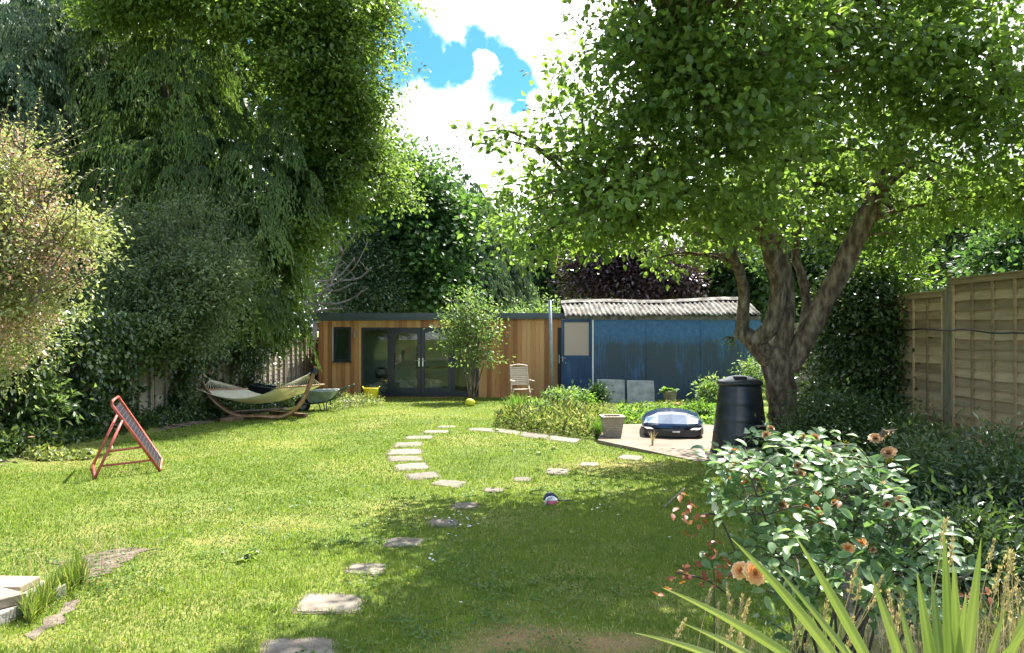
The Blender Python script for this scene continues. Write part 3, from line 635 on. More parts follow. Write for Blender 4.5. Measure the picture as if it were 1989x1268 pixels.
# ---------------------------------------------------------------- blue shed
SY = 22.4
def bx(px): return (px-CX)/F*SY
def bz(py): return CH-(py-HY)/F*SY
shed = empty('blue_shed', 'long blue painted shed with a corrugated pitched roof', 'shed', (0, SY, 0))
ex0, ex1 = bx(1152), bx(1476); ez = bz(617); gb = gz(4, SY)-.1; sdp = 2.7
seams = [bx(1152), bx(1257), bx(1363), bx(1478)]
for a, b in zip(seams[:-1], seams[1:]):
    o = MB().box((a+.004, 0, gb), (b-.004, .03, ez)).build('wall_panel', M['blue'], shed)
for a in seams[1:-1]: MB().box((a-.03, -.022, gb), (a+.012, -.001, ez)).build('cover_strip', M['blue'], shed)
mb = MB(); mb.box((ex0, .04, gb), (ex0+.04, sdp, ez)); mb.box((ex1-.04, .04, gb), (ex1, sdp, ez)); mb.box((ex0+.04, sdp-.04, gb), (ex1-.04, sdp, ez)); mb.add([(ex1,.03,ez),(ex1,sdp,ez),(ex1,sdp/2,bz(580)+.1),(ex1-.03,.03,ez),(ex1-.03,sdp,ez),(ex1-.03,sdp/2,bz(580)+.1)], [(0,1,2),(5,4,3)])
mb.build('wall', M['blue'], shed)
MB().box((ex0-.03, -.03, gb), (ex0+.012, -.001, ez)).build('corner_post', M['white'], shed)
MB().box((bx(1098), -.035, bz(621)), (ex1+.02, -.0, bz(613.5))).build('fascia_board', M['weathered'], shed)
# corrugated roof, slightly crooked
rx0, rx1 = bx(1097), bx(1477.5); n = 520; ny = 7; V = []; Fc = []; ry = 1.36
for j in range(ny):
    tt = j/(ny-1)
    for i in range(n):
        u = i/(n-1); x = rx0+(rx1-rx0)*u; sag = .03*math.sin(u*9)+.05*u
        ze = bz(613)+.05*u; zr_ = 2.33+sag+.035*u
        V.append((x+.012*math.sin(tt*5+int(u*8)*2.1), -.12+tt*(ry+.12), ze+(zr_-ze)*tt+.027*math.sin(x*2*math.pi/.146)+.012*math.sin(u*30+tt*3)))
for j in range(ny-1):
    for i in range(n-1): a = j*n+i; Fc.append((a, a+1, a+n+1, a+n))
o = np_mesh('roof', V, Fc, M['asbestos'], shed, smooth=True); sol = o.modifiers.new('s', 'SOLIDIFY'); sol.thickness = .012
V2 = [(x, 2*ry-y, z) for x, y, z in V]; np_mesh('rear_roof', V2, Fc, M['asbestos'], shed, smooth=True).modifiers.new('s', 'SOLIDIFY').thickness = .012
mb = MB(); k = 9
for i in range(k):
    u0, u1 = i/k, (i+1)/k; xa, xb = rx0+(rx1-rx0)*u0-.03, rx0+(rx1-rx0)*u1; za, zb2 = 2.35+.03*math.sin(u0*9)+.085*u0+.02, 2.35+.03*math.sin(u1*9)+.085*u1+.02+random.uniform(-.01, .012)
    mb.add([(xa,ry-.2,za-.06),(xb,ry-.2,zb2-.06),(xb,ry,zb2+.035),(xa,ry,za+.035),(xa,ry+.2,za-.06),(xb,ry+.2,zb2-.06),(xa,ry-.2,za-.075),(xb,ry-.2,zb2-.075)], [(0,1,2,3),(3,2,5,4),(6,7,1,0)])
mb.build('ridge_cap', M['asbestos'], shed)
# open blue door standing in front of the office corner
bd = empty('shed_door', 'open dark blue half glazed door at the left end of the blue shed', 'door', (bx(1149), SY-.02, 0), R(3))
wdt = bx(1149)-bx(1090); zt2, zb2, zm = bz(620), bz(767), bz(692)
mb = MB(); frame(mb, -wdt, 0, zm-.06, zt2, .085, -.022, .022, .09); fr = mb.build('stile_frame', M['bluedoor'], bd, bevel=.004)
MB().box((-wdt+.085, -.004, zm+.03), (-.085, .002, zt2-.085)).build('frosted_pane', M['frosted'], bd)
mb = MB(); mb.box((-wdt+.003, -.016, zb2), (-.003, .016, zm-.062)); mb.box((-wdt, -.024, zb2), (-wdt+.08, -.0165, zm-.065)); mb.box((-.08, -.024, zb2), (0, -.0165, zm-.065)); mb.box((-wdt+.08, -.024, zb2), (-.08, -.0165, zb2+.12)); mb.build('lower_panel', M['bluedoor'], bd)
h = MB(); hz = bz(697); h.box((-wdt+.02, -.035, hz-.07), (-wdt+.045, -.023, hz+.07)); h.tube([(-wdt+.03, -.035, hz+.03), (-wdt+.03, -.075, hz+.03), (-wdt+.13, -.075, hz+.03)], .01, 8); h.build('handle', M['steel'], bd)
MB().lathe([(.015, 0), (.015, .02)], 10, (-wdt+.12, -.03, hz-.12)).build('knob', M['white'], bd)
pl = MB().tube([(bx(1066.5), 0, bz(584)), (bx(1069), 0, bz(680)), (bx(1073.5), 0, bz(775))], .047, 12); o = pl.build('metal_pole', M['galv'], smooth=True); o.location = (0, SY-.45, 0); tag(o, 'grey leaning metal pole between the cedar wall and the blue door', 'pole')
MB().box((bx(1108), -.5, gz(2, SY)-.1), (bx(1165), -.03, bz(770))).build('doorstep', M['slab_grey'], shed, bevel=.01)

# leaning slabs
def lean(name, x0p, x1p, ytop, ybot, Yb, m, label, tilt=.32, th=.045, roll=0):
    b = G((x0p+x1p)/2, ybot); wdt = (x1p-x0p)/F*b.y; hh = (ybot-ytop)/F*b.y*1.04
    mb = MB(); mb.box((-wdt/2, 0, 0), (wdt/2, th, hh)); o = mb.build(name, m, bevel=.006); o.location = b+Vector((0, 0, -.02)); o.rotation_euler = (-tilt, roll, 0); tag(o, label, 'slab', 'slabs leaning on the blue shed')
lean('paving_slab', 1160, 1214, 736, 784, 0, M['slab_grey'], 'grey slab leaning on the blue shed, the one next to the door', roll=.03)
lean('paving_slab', 1219, 1272, 738, 783, 0, M['slab_grey'], 'grey slab leaning on the blue shed, right one of the upright pair', roll=.02)
lean('paving_slab', 1353, 1392, 752, 782, 0, M['slab_brown'], 'brownish mossy slab tilted against the shed left of the compost bin', tilt=.5, roll=.18)

# ---------------------------------------------------------------- fences
def panel_mesh(name, L_, H, parent, M4, m, bat=5, slat=.125, back=False, lap=1., bd=0):
    mb = MB(); z = 0; k = int(H/slat)
    for i in range(k):
        z = i*slat; zz = min(z+slat+.02, H-.03); N = 8; v = random.random()*.8; ph = random.random()*9; y = -.0095*lap
        vs = []; 
        for j in range(N+1):
            xx = L_*j/N; wv = .007*math.sin(xx*3.1+ph)+.004*math.sin(xx*9+ph*2)
            vs += [(xx, y*-1.6, z+wv), (xx, y*1.6, zz+wv*.6)]
            vs += [(xx, y*-1.6+.009, z+wv), (xx, y*1.6+.009, zz+wv*.6)]
        fs = []
        for j in range(N): a = 4*j; fs += [(a, a+4, a+5, a+1), (a+2, a+3, a+7, a+6), (a, a+2, a+6, a+4), (a+1, a+5, a+7, a+3)]
        mb.add([M4 @ Vector(p) for p in vs], fs, v)
    o = mb.build(name, m, parent)
    mb = MB()
    for j in range(bat):
        xx = .02+(L_-.06)*j/(bat-1)
        for yy in ((-.042, -.012), (.014, .036+bd)): mb.box((xx-.005, yy[0], 0), (xx+.035, yy[1], H-.001), random.random(), M4)
    for yy in ((-.055, -.043), (.037, .048)): mb.box((0, yy[0], H-.07), (L_, yy[1], H+.0), random.random(), M4)
    mb.box((-.002, -.06, H+.001), (L_+.002, .065, H+.018), random.random(), M4)
    mb.build('battens', m, o)
    return o
def fence(name, label, group, pts, H, m, pitch=1.83, postm=None, flip=False, lap=1., bd=0):
    """pts: (x, y, top z) ; one fence = panels + posts"""
    t = empty(name, label, 'fence', (pts[0][0], pts[0][1], 0), 0, group)
    for i in range(len(pts)-1):
        a, b = Vector(pts[i]), Vector(pts[i+1]); dv = (b-a).xy; Ln = dv.length; ang = math.atan2(dv.y, dv.x)
        M4 = Matrix.Translation((a.x-pts[0][0], a.y-pts[0][1], a.z-H)) @ Matrix.Rotation(ang, 4, 'Z')
        M4 = M4 @ Matrix.Translation((.05, 0, 0))
        panel_mesh('fence_panel', Ln-.1, H, t, M4, m, lap=lap, bd=bd)
    for p in pts:
        q = (p[0]-pts[0][0], p[1]-pts[0][1]); top = p[2]+.04
        MB().box((q[0]-.045, q[1]-.05, gz(p[0], p[1])-.1), (q[0]+.045, q[1]+.05, top)).build('post', postm or M['post'], t, bevel=.005)
    return t
rp = [(5.95, 5.0, 2.2), (5.95, 6.75, 2.2), (5.95, 8.55, 2.17), (5.95, 10.4, 2.16), (5.95, 12.2, 2.03), (5.95, 14.0, 2.0)]
# first panels are taller, the far ones drop a step
fence('fence', 'tall brown lap panel fence on the right side of the garden', None, rp[:4], 2.42, M['fence'])
fence('fence', 'slightly lower olive toned fence panels beside the climbing shrub on the right', None, [(5.95, 10.5, 2.02)]+rp[4:], 2.25, M['fence'])
mb = MB(); pp = []
for i in range(36):
    y = 12.3-i*.22; pp.append((5.86+.01*math.sin(i*2), y, CH+(.0-.055*max(0, min(1, (10.2-y)/1.5)))+.012*math.sin(i*1.3)))
tag(mb.tube(pp, .011, 6).build('cable', M['black']), 'black cable strung along the brown right hand fence', 'cable')
lf = []; y = 31
for i in range(13):
    yy = 31-i*1.83; lf.append((-6.35-.05*max(0, 24-yy)-.0*yy, yy, 1.2+.004*(24-yy)*4))
fence('fence', 'pale lap panel fence along the left side behind the hammock', None, lf, 1.95, M['fence_pale'], lap=.42, bd=.025)
fence('fence', 'pale grey fence across the end of the garden right of the blue shed', None, [(6.9, 23.4, 1.68), (8.73, 23.4, 1.66), (10.56, 23.4, 1.64), (12.4, 23.4, 1.62)], 2.1, M['fence_pale'])
# ---------------------------------------------------------------- hammock and its curved stand
hs = empty('hammock_stand', 'curved laminated wooden hammock stand on the lawn', 'hammock stand', G(515, 815))
hb = Vector(hs.location)
ctrl = [P(381,712,15.9), P(398,752,16.0), P(425,785,16.05), P(460,806,16.1), P(505,817,16.15), P(550,809,16.2), P(580,788,16.3), P(600,752,16.4), P(613,711,16.5)]
ctrl[4].z = gz(ctrl[4].x, ctrl[4].y)+.07
pts, rr = smooth_path([(p-hb, .058) for p in ctrl], 6)
mb = MB(); mb.tube(pts, [.066+.0*i for i in range(len(pts))], 8, .3, flat=.62, wob=.05)
mb.build('arc_beam', M['larch'], hs)
mb = MB(); mb.tube([p+Vector((0, -.07, 0)) for p in pts[8:-8]], .045, 6, .9, flat=.7); mb.build('side_lamination', M['larch'], hs)
for px, py, s_ in ((470, 816, -1), (560, 808, 1)):
    c = G(px, py)-hb; MB().box((-.6, -.05, 0), (.6, .05, .09), .2, Matrix.Translation(c) @ Matrix.Rotation(R(62 if s_ < 0 else -35), 4, 'Z')).build('foot', M['larch'], hs, bevel=.01)
for i in (1, -2): 
    q = pts[i]; q2 = pts[i+(1 if i > 0 else -1)]; MB().tube([q, q.lerp(q2, 1.6)], .08, 10).build('strap', M['black'], hs)
hm = empty('hammock', 'cream cloth hammock with rope ends slung in the wooden stand', 'hammock', hb)
A1, A2 = P(388,757,15.9), P(477,755,16.9); B1, B2 = P(540,753,15.95), P(626,747,17.0)
# near edge A1-B1, far edge A2-B2; the cloth bellies between them
nu, nv = 26, 12; V = []; vv = []
for j in range(nv+1):
    f = j/nv; a = A1.lerp(A2, f); b = B1.lerp(B2, f)
    for i in range(nu+1):
        u = i/nu; p = a.lerp(b, u); s_ = 4*u*(1-u); p.z -= .2*s_+.13*math.sin(math.pi*f)*s_**.5+.012*math.sin(f*21)*s_; V.append(p-hb); vv.append(.1+.8*(.5+.5*math.sin(f*18)))
Fc = [(j*(nu+1)+i, j*(nu+1)+i+1, (j+1)*(nu+1)+i+1, (j+1)*(nu+1)+i) for j in range(nv) for i in range(nu)]
np_mesh('cloth', [tuple(p) for p in V], Fc, M['canvas'], hm, vv, True).modifiers.new('s', 'SOLIDIFY').thickness = .004
for a, b, e, k in ((A1, A2, ctrl[0], 0), (B1, B2, ctrl[-1], 1)):
    d = (b-a).normalized()*.06; MB().tube([a-d-hb, b+d-hb], .02, 8, .8).build('spreader_bar', M['larch'], hm)
    mid = a.lerp(b, .5); kn = (P(408,737,16.2) if k == 0 else P(599,727,16.4)); rp_ = MB()
    for i in range(15): rp_.tube([a.lerp(b, (i+.5)/15)-hb, kn-hb], .006, 4)
    rp_.tube([kn-hb, kn.lerp(e, .5)-hb+Vector((0, 0, -.02)), e-hb], .013, 6); rp_.build('ropes', M['rope'], hm)

# ---------------------------------------------------------------- wheelbarrow and dark tub
wb = empty('wheelbarrow', 'green wheelbarrow with black tyre standing right of the hammock', 'wheelbarrow', G(617, 797)); w0 = Vector(wb.location); YB = w0.y
def W(px, py, dy=0): return P(px, py, YB+dy)-w0
def trough(tl, tr, bl, br, d, th, name, m, par, off=Vector()):
    mb = MB(); vs = []
    for y in (-d, d): vs += [tl+Vector((0, y, 0)), tr+Vector((0, y, 0)), br+Vector((0, y*.62, 0)), bl+Vector((0, y*.62, 0))]
    mb.add(vs, [(0,1,2,3),(7,6,5,4),(3,2,6,7),(0,3,7,4),(1,5,6,2)])
    o = mb.build(name, m, par); o.modifiers.new('s', 'SOLIDIFY').thickness = th
    rim = MB(); rim.tube([vs[0], vs[1], vs[5], vs[4], vs[0]], .016, 8); rim.build('rim', m, o, smooth=True); return o
trough(W(592,759), W(653,758), W(606,780), W(640,777), .33, .01, 'tray', M['barrow'], wb)
wh = MB(); wc = W(588, 786, 0); Mx = Matrix.Translation(wc) @ Matrix.Rotation(R(90), 4, 'X')
def lathe_m(mb, prof, n, Mx, val=.5):
    q = MB().lathe(prof, n); return mb.add([Mx @ Vector(p) for p in q.V], q.F, val)
rr_ = .19
whe = lathe_m(MB(), [(rr_*.55,-.03),(rr_*.8,-.045),(rr_*.96,-.03),(rr_,0),(rr_*.96,.03),(rr_*.8,.045),(rr_*.55,.03)], 28, Mx).build('wheel', M['rubber'], wb, smooth=True)
lathe_m(MB(), [(.02,-.05),(.025,-.04),(rr_*.56,-.034),(rr_*.56,.034),(.025,.04),(.02,.05)], 24, Mx).build('rim', M['rimw'], whe)
for s in (-1, 1):
    o = Vector((0, s*.2, 0)); o2 = Vector((0, s*.3, 0))
    pts, r_ = smooth_path([(wc+Vector((0, s*.06, 0)), .016), (W(608,783)+o*.7, .016), (W(640,778)+o, .016), (W(656,768)+o2, .016), (W(668,754)+o2, .017), (W(684,748)+o2, .018)], 4); MB().tube(pts, r_, 8).build('handle', M['barrowf'], wb, smooth=True)
    pts, r_ = smooth_path([(W(618,781)+o, .014), (W(624,784)+o, .014), (W(627,797)+o, .014)], 4); MB().tube(pts, r_, 8).build('leg', M['barrowf'], wb)
    pts, r_ = smooth_path([(W(651,772)+o, .014), (W(642,776)+o, .014), (W(638,783)+o, .014), (W(639,797)+o, .014)], 4); MB().tube(pts, r_, 8).build('leg', M['barrowf'], wb)
YB0 = 19.0; c = P(497, 760, YB0); tb = empty('tub', 'large dark grey plastic tub standing behind the hammock', 'tub', (c.x, c.y, gz(c.x, c.y)))
cz = Vector((c.x, c.y, gz(c.x, c.y))); q = lambda a, b: P(a, b, YB0)-cz
trough(q(459,742), q(535,752), q(476,776), q(527,776), .32, .01, 'shell', M['darkgrey'], tb)
for px in (480, 522):
    for s in (-.2, .2): MB().tube([q(px, 775)+Vector((0, s, 0)), Vector((q(px, 775).x, s, -.03))], .02, 6).build('leg', M['darkgrey'], tb)

# ---------------------------------------------------------------- red rebounder
rb = empty('ball_rebounder', 'red metal framed ball rebounder net leaning on the left lawn', 'rebounder', G(250, 925)); r0 = Vector(rb.location)
wv = Vector((-.35, .82, 0)); wl = Vector((-.47, .82, 0))
ft = G(311, 916); lt = G(185, 931); tp = P(218, 787, 9.02); hg = tp.lerp(ft, .215)
def rail(name, a, b, r=.017, m=None): return MB().tube([a-r0, b-r0], r, 8).build(name, m or M['red'], rb, smooth=True)
dz = Vector((0, 0, gz(*(ft+wv).xy)-ft.z))
f = [ft+Vector((0, 0, .015)), tp, tp+wv, ft+wv+Vector((0, 0, .015))]
tb2 = MB().tube([f[0]-r0, f[1]-r0, f[1].lerp(f[2], .02)-r0+Vector((0, 0, .05)), f[2]-r0+Vector((0, 0, .03)), f[3]-r0, f[0]-r0], .018, 8); tb2.build('net_frame', M['red'], rb, smooth=True)
for o in (Vector(), wl): rail('leg', hg+o, lt+o+Vector((0, 0, .015)), .016)
rail('foot_bar', lt+Vector((0, 0, .015)), lt+wl+Vector((0, 0, .015)), .016)
for tpar, lp in ((.62, .54), (.82, .78)):
    rail('brace', hg.lerp(lt, lp), tp.lerp(ft, tpar), .013)
nt_ = MB(); e1 = f[0]-f[1]
inset = wv.normalized()*.05
for i in range(15): u = (i+.5)/15; nt_.tube([f[1].lerp(f[0], .04+.9*u)+inset-r0, f[2].lerp(f[3], .04+.9*u)-inset-r0], .0026, 4)
for i in range(15): u = (i+.5)/15; nt_.tube([f[1].lerp(f[2], .06+.88*u)+e1*.04-r0, f[0].lerp(f[3], .06+.88*u)-e1*.04-r0], .0026, 4)
nt_.build('net', M['net'], rb)
hk = MB()
for i in range(12):
    for a, b, s in ((f[1], f[0], 1), (f[2], f[3], -1)):
        p = a.lerp(b, (i+.6)/12)-r0; hk.tube([p+Vector((.012, 0, .0)), p+inset*s], .007, 5)
hk.build('bungee_hooks', M['black'], rb)

# ---------------------------------------------------------------- stone planter
def taper_box(mb, w0_, w1_, h, z0=0, t=.025, val=.5):
    a, b = w0_/2, w1_/2; ai, bi = a-t, b-t
    vs = [(sx*a, sy*a, z0) for sx, sy in ((-1,-1),(1,-1),(1,1),(-1,1))]+[(sx*b, sy*b, z0+h) for sx, sy in ((-1,-1),(1,-1),(1,1),(-1,1))]+[(sx*bi, sy*bi, z0+h) for sx, sy in ((-1,-1),(1,-1),(1,1),(-1,1))]+[(sx*ai, sy*ai, z0+h*.25) for sx, sy in ((-1,-1),(1,-1),(1,1),(-1,1))]
    fs = [(3,2,1,0)]
    for l in range(3): fs += [(4*l+i, 4*l+(i+1) % 4, 4*l+4+(i+1) % 4, 4*l+4+i) for i in range(4)]
    return mb.add(vs, fs+[(12,13,14,15)], val)
pc = PZ(1189, 846); pt = empty('stone_planter', 'square tapered stone planter with brick pattern on the patio edge', 'planter', pc, R(4))
taper_box(MB(), .25, .33, .3).build('pot', M['planter'], pt)
mb = MB()
for sx, sy in ((0, -1), (0, 1), (1, 0), (-1, 0)):
    w_ = .182
    if sx == 0: mb.box((-w_, sy*.163-.03, .3), (w_, sy*.163+.03, .33))
    else: mb.box((sx*.163-.03, -.132, .3), (sx*.163+.03, .132, .33))
mb.build('rim', M['planter'], pt, bevel=.006)

# ---------------------------------------------------------------- roof box
rc = PZ(1306, 850); bxn = empty('roof_box', 'glossy black car roof box lying on the concrete patio', 'roof box', rc, R(-11))
Wd = 1.0; Ln = 1.75
def loft(secs, name, m, par, bevel=.0, smooth=False):
    mb = MB(); n = len(secs[0]); vs = [p for s_ in secs for p in s_]
    fs = [(i*n+j, i*n+(j+1), (i+1)*n+j+1, (i+1)*n+j) for i in range(len(secs)-1) for j in range(n-1)]
    fs += [tuple(range(n-1, -1, -1)), tuple((len(secs)-1)*n+j for j in range(n))]
    return mb.add(vs, fs).build(name, m, par, bevel=bevel, smooth=smooth)
secs = []
for y, k, zt_ in ((-.03,.80,.14),(.02,.9,.16),(.12,.98,.165),(.8,1,.165),(1.5,.97,.165),(Ln,.85,.16)):
    a = Wd/2*k; secs.append([(-a*.9,y,0.02),(-a,y,.06),(-a,y,zt_),(a,y,zt_),(a,y,.06),(a*.9,y,.02),(-a*.9,y,.02)])
loft(secs, 'base_shell', M['black'], bxn, .004)
secs = []
#    y, half width scale, ridge height, nose droop
for y, k, h_ in ((-.1,.8,.155),(-.085,.86,.2),(-.06,.88,.225),(.34,.93,.34),(.46,.94,.365),(.9,.96,.385),(1.4,.93,.34),(Ln+.02,.84,.2)):
    a = Wd/2*1.06; rim = .15 if y > -.08 else .145
    sh = .225 if y > -.09 else h_
    cols = [(-1,rim),(-1.005,min(sh-.02,h_)),(-.86,min(sh+(h_-.225)*.35,h_)),(-.48,min(.225+(h_-.225)*.88,h_)),(0,h_+.006),(.48,min(.225+(h_-.225)*.88,h_)),(.86,min(sh+(h_-.225)*.35,h_)),(1.005,min(sh-.02,h_)),(1,rim)]
    nose = lambda c: (abs(c)**2*.22 if y < .3 else abs(c)**2*.1)
    secs.append([(c*a*k, y+nose(c), z) for c, z in cols])
loft(secs, 'lid', M['blackgloss'], bxn, .006)
secs = [[(c*Wd/2*k, y+abs(c/Wd*2)*.0+abs(c)**2*.22, z) for c, z in ((-1,.118),(-1,.152),(-.5,.152),(0,.152),(.5,.152),(1,.152),(1,.118),(0,.118),(-1,.118))] for y, k in ((-.115,.9),(-.02,.98))]
loft(secs, 'rim_lip', M['blackgloss'], bxn, .003)
# small pale lettering plate, illegible in the photo at this size: short uneven bars like tiny letters
mb = MB(); x = -.0
for i, ww in enumerate((.011,.009,.011,.012,.009,.008,.011)):
    mb.box((x+.01, -.125, .1), (x+.01+ww, -.1165, .1+.016*(1 if i % 3 else .85))); x += ww+.0035
mb.box((.0, -.1165, .088), (.115, -.11, .122)); lt_ = mb.build('badge', M['white'], bxn)
MB().box((-.012, -.119, .088+.0), (.118, -.1155, .0985)).build('badge_backing', M['black'], bxn)

# ---------------------------------------------------------------- compost bin
cp = G(1441, 884); cb = empty('compost_bin', 'tall black tapered plastic compost bin beside the apple trunk', 'compost bin', (cp.x, cp.y+.1, gz(cp.x, cp.y+.1)))
def ri(t): return .395-.11*t
prof = [(.405,0),(.415,.015),(.415,.05),(.398,.065)]
H_ = 1.0
for z in np.linspace(.1, H_, 40):
    t_ = (z-.1)/(H_-.1); r_ = ri(t_)
    for zz in (.3, .52, .75): r_ += .006*math.exp(-((z-zz)/.012)**2)
    prof.append((r_, z))
prof += [(.262,H_+.01)]
MB().lathe(prof, 48).build('body', M['black'], cb, smooth=True)
lid = MB().lathe([(.3,H_-.015),(.318,H_),(.318,H_+.035),(.3,H_+.05),(.23,H_+.075),(.15,H_+.105),(.07,H_+.12),(.01,H_+.125)], 48).build('lid', M['black'], cb, smooth=True)
MB().box((-.13,-.2,H_+.05),(.05,-.06,H_+.115), .5, Matrix.Translation((0,0,0))).build('lid_recess', M['rubber'], lid, bevel=.02)
hd = MB(); hd.box((-.18,-.385,.0),(.18,-.33,.3)); hd.build('hatch', M['black'], cb, bevel=.015)
for s in (-1, 1): MB().box((s*.3-.03,-.04,H_*.0+.62),(s*.3+.03,.04,.66)).build('side_grip', M['black'], cb, bevel=.01)

# ---------------------------------------------------------------- chair, bucket, ball, toy, bits
gc = G(1012, 786); gc.y = 20.9; gc.x = (1012-CX)/F*20.9; gc.z = gz(gc.x, gc.y)
ch = empty('garden_chair', 'wooden slatted reclining garden chair in front of the cedar wall', 'chair', gc, R(12))
def slat_set(mb, o, ux, uy, n, wdt, Ln_, th=.014, sw=.035):
    nn = ux.cross(uy).normalized()
    for i in range(n):
        c = o+uy*(Ln_*(i+.5)/n); vs = []
        for sz in (-1, 1):
            for a, b in ((-1,-1),(1,-1),(1,1),(-1,1)): vs.append(c+ux*a*wdt/2+uy*b*sw/2+nn*sz*th/2)
        mb.add(vs, [(3,2,1,0),(4,5,6,7),(0,1,5,4),(1,2,6,5),(2,3,7,6),(3,0,4,7)], random.random())
ux = Vector((1,0,0)); bu = Vector((0,.3,.95)).normalized(); bo = Vector((0,.12,.38))
mb = MB(); slat_set(mb, bo+bu*.1, ux, bu, 10, .44, .52); mb.box((-.23,.12,.38),(-.229,.121,.381)); mb.build('back_slats', M['teak'], ch)
mb = MB()
for s in (-1, 1): mb.tube([bo+ux*s*.24, bo+ux*s*.235+bu*.66], .018, 6)
pts, rr = smooth_path([(bo-ux*.25+bu*.645, .028), (bo+bu*.68, .034), (bo+ux*.25+bu*.645, .028)], 6); mb.tube(pts, rr, 8, flat=.5); mb.build('back_frame', M['teak'], ch)
mb = MB(); slat_set(mb, Vector((0,-.36,.39)), ux, Vector((0,1,-.03)).normalized(), 9, .46, .46); mb.build('seat', M['teak'], ch)
for s in (-1, 1):
    MB().tube([(s*.25,-.34,-.02),(s*.25,-.0,.3),(s*.25,.15,.45)], .018, 6).build('leg', M['teak'], ch)
    MB().tube([(s*.25,.3,-.02),(s*.25,-.05,.25),(s*.25,-.3,.39)], .018, 6).build('leg', M['teak'], ch)
    MB().box((s*.27-.03,-.36,.6),(s*.27+.03,.12,.625)).build('armrest', M['teak'], ch, bevel=.006)
bk = G(721, 779); bt = empty('yellow_bucket', 'bright yellow flexible bucket at the corner of the cedar garden office', 'bucket', bk)
MB().lathe([(.13,0),(.17,.1),(.205,.27),(.222,.375),(.215,.38),(.2,.37),(.185,.25),(.12,.02)], 32).build('tub_body', M['yellow'], bt, smooth=True)
for s in (-1, 1):
    pts, rr = smooth_path([((s*.215,-.06,.36),.012),((s*.235,-.03,.405),.012),((s*.235,.03,.405),.012),((s*.215,.06,.36),.012)], 4); MB().tube(pts, rr, 8).build('handle', M['yellow'], bt, smooth=True)
bl = G(913, 789); mb = MB(); mb.lathe([(.005,-.1),(.05,-.09),(.088,-.05),(.1,0),(.088,.05),(.05,.09),(.005,.1)], 24, sx=1.3); o = mb.build('ball', M['ball'], smooth=True); o.location = bl+Vector((0,0,.1)); o.rotation_euler = (.3,.1,.2); tag(o, 'yellow green oval ball on the grass in front of the small tree', 'ball')
# toy (small bird-sized ball cap like thing: white and pink shell with dark strap)
ty = G(1071, 978); tt = empty('toy_helmet', 'small white pink and navy toy lying in the shaded grass', 'toy', ty, R(20))
def dome(a0, a1, r, m, name, z0=.0, sx=1.1):
    mb = MB(); nu_, nv_ = 16, 8; vs = []
    for j in range(nv_+1):
        ph = a0+(a1-a0)*j/nv_
        for i in range(nu_): th = 2*math.pi*i/nu_; vs.append((r*sx*math.cos(th)*math.sin(ph), r*math.sin(th)*math.sin(ph), z0+r*math.cos(ph)))
    fs = [(j*nu_+i, (j+1)*nu_+i, (j+1)*nu_+(i+1) % nu_, j*nu_+(i+1) % nu_) for j in range(nv_) for i in range(nu_)]
    return mb.add(vs, fs).build(name, m, tt, smooth=True)
dome(R(1), R(62), .062, M['white'], 'shell', .012); dome(R(60), R(120), .06, M['pink'], 'lower_band', .012)
MB().tube([(-.075,-.03,0),(-.072,-.035,.04),(-.05,-.045,.07),(-.01,-.05,.078)], .011, 8).build('white_rim', M['white'], tt, smooth=True)
pts, rr = smooth_path([((-.05,.04,.03),.02),((-.01,.05,.082),.024),((.05,.04,.06),.02),((.085,.02,.015),.012)], 5); MB().tube(pts, rr, 8).build('strap', M['navy'], tt, smooth=True)
MB().tube([(.085,.02,.02),(.15,.03,.012),(.21,.02,.018)], .006, 6).build('cord', M['navy'], tt)
st = MB(); a, b = G(1290, 990)+Vector((0,0,.03)), G(1330, 957)+Vector((0,0,.05)); pts, rr = smooth_path([(a,.006),(a.lerp(b,.5)+Vector((.01,0,.01)),.009),(b,.005)],5)
tag(st.tube(pts, rr, 6, wob=.3).build('stick', M['barkpale']), 'thin bare stick lying on the shaded lawn left of the rose bush', 'stick')
# leafy pot, terracotta bit near shed
gp = G(1301, 782); pb = empty('plant_pot', 'weathered pot with broad green leaves in front of the blue shed', 'plant pot', gp)
MB().lathe([(.13,0),(.16,.1),(.19,.3),(.2,.32),(.18,.32),(.16,.28)], 20).build('pot', M['slab_brown'], pb, smooth=True)
k = 26; pn = rng.normal(size=(k,3))*[.08,.08,.02]+[0,0,.33]; A = rng.normal(size=(k,3))*[1,1,.25]+[0,0,.25]; leaf_obj('leaves', pb, pn, A, np.array([0,0,1.])+rng.normal(size=(k,3))*.3, .2, .12, rng.random(k), M['fresh'], TR)
gt = G(1315, 792); o = MB().lathe([(.04,0),(.055,.05),(.075,.06),(.03,.085),(.012,.11)], 14).build('terracotta_ornament', M['terracotta'], smooth=True); o.location = gt; o.scale = (1.2, 1.2, 1.3); tag(o, 'small terracotta ornament in the grass before the leafy pot', 'ornament')
# white plant label by rose bush
o = MB().box((-.011,-.002,0),(.009,.002,.075)).build('plant_label', M['white'], bevel=.001); q = P(1387, 992, 3.0); o.location = q; o.rotation_euler = (0, .05, .2); tag(o, 'white plastic plant tag at the left side of the rose bush', 'plant tag')
o = MB().tube([(q.x, q.y+.003, gz(q.x, q.y)), (q.x, q.y+.003, q.z+.01)], .003, 5).build('stake', M['twig'], None); m_ = o; o.parent = bpy.data.objects['plant_label']; o.matrix_parent_inverse = Matrix.LocRotScale(q, bpy.data.objects['plant_label'].rotation_euler, None).inverted()
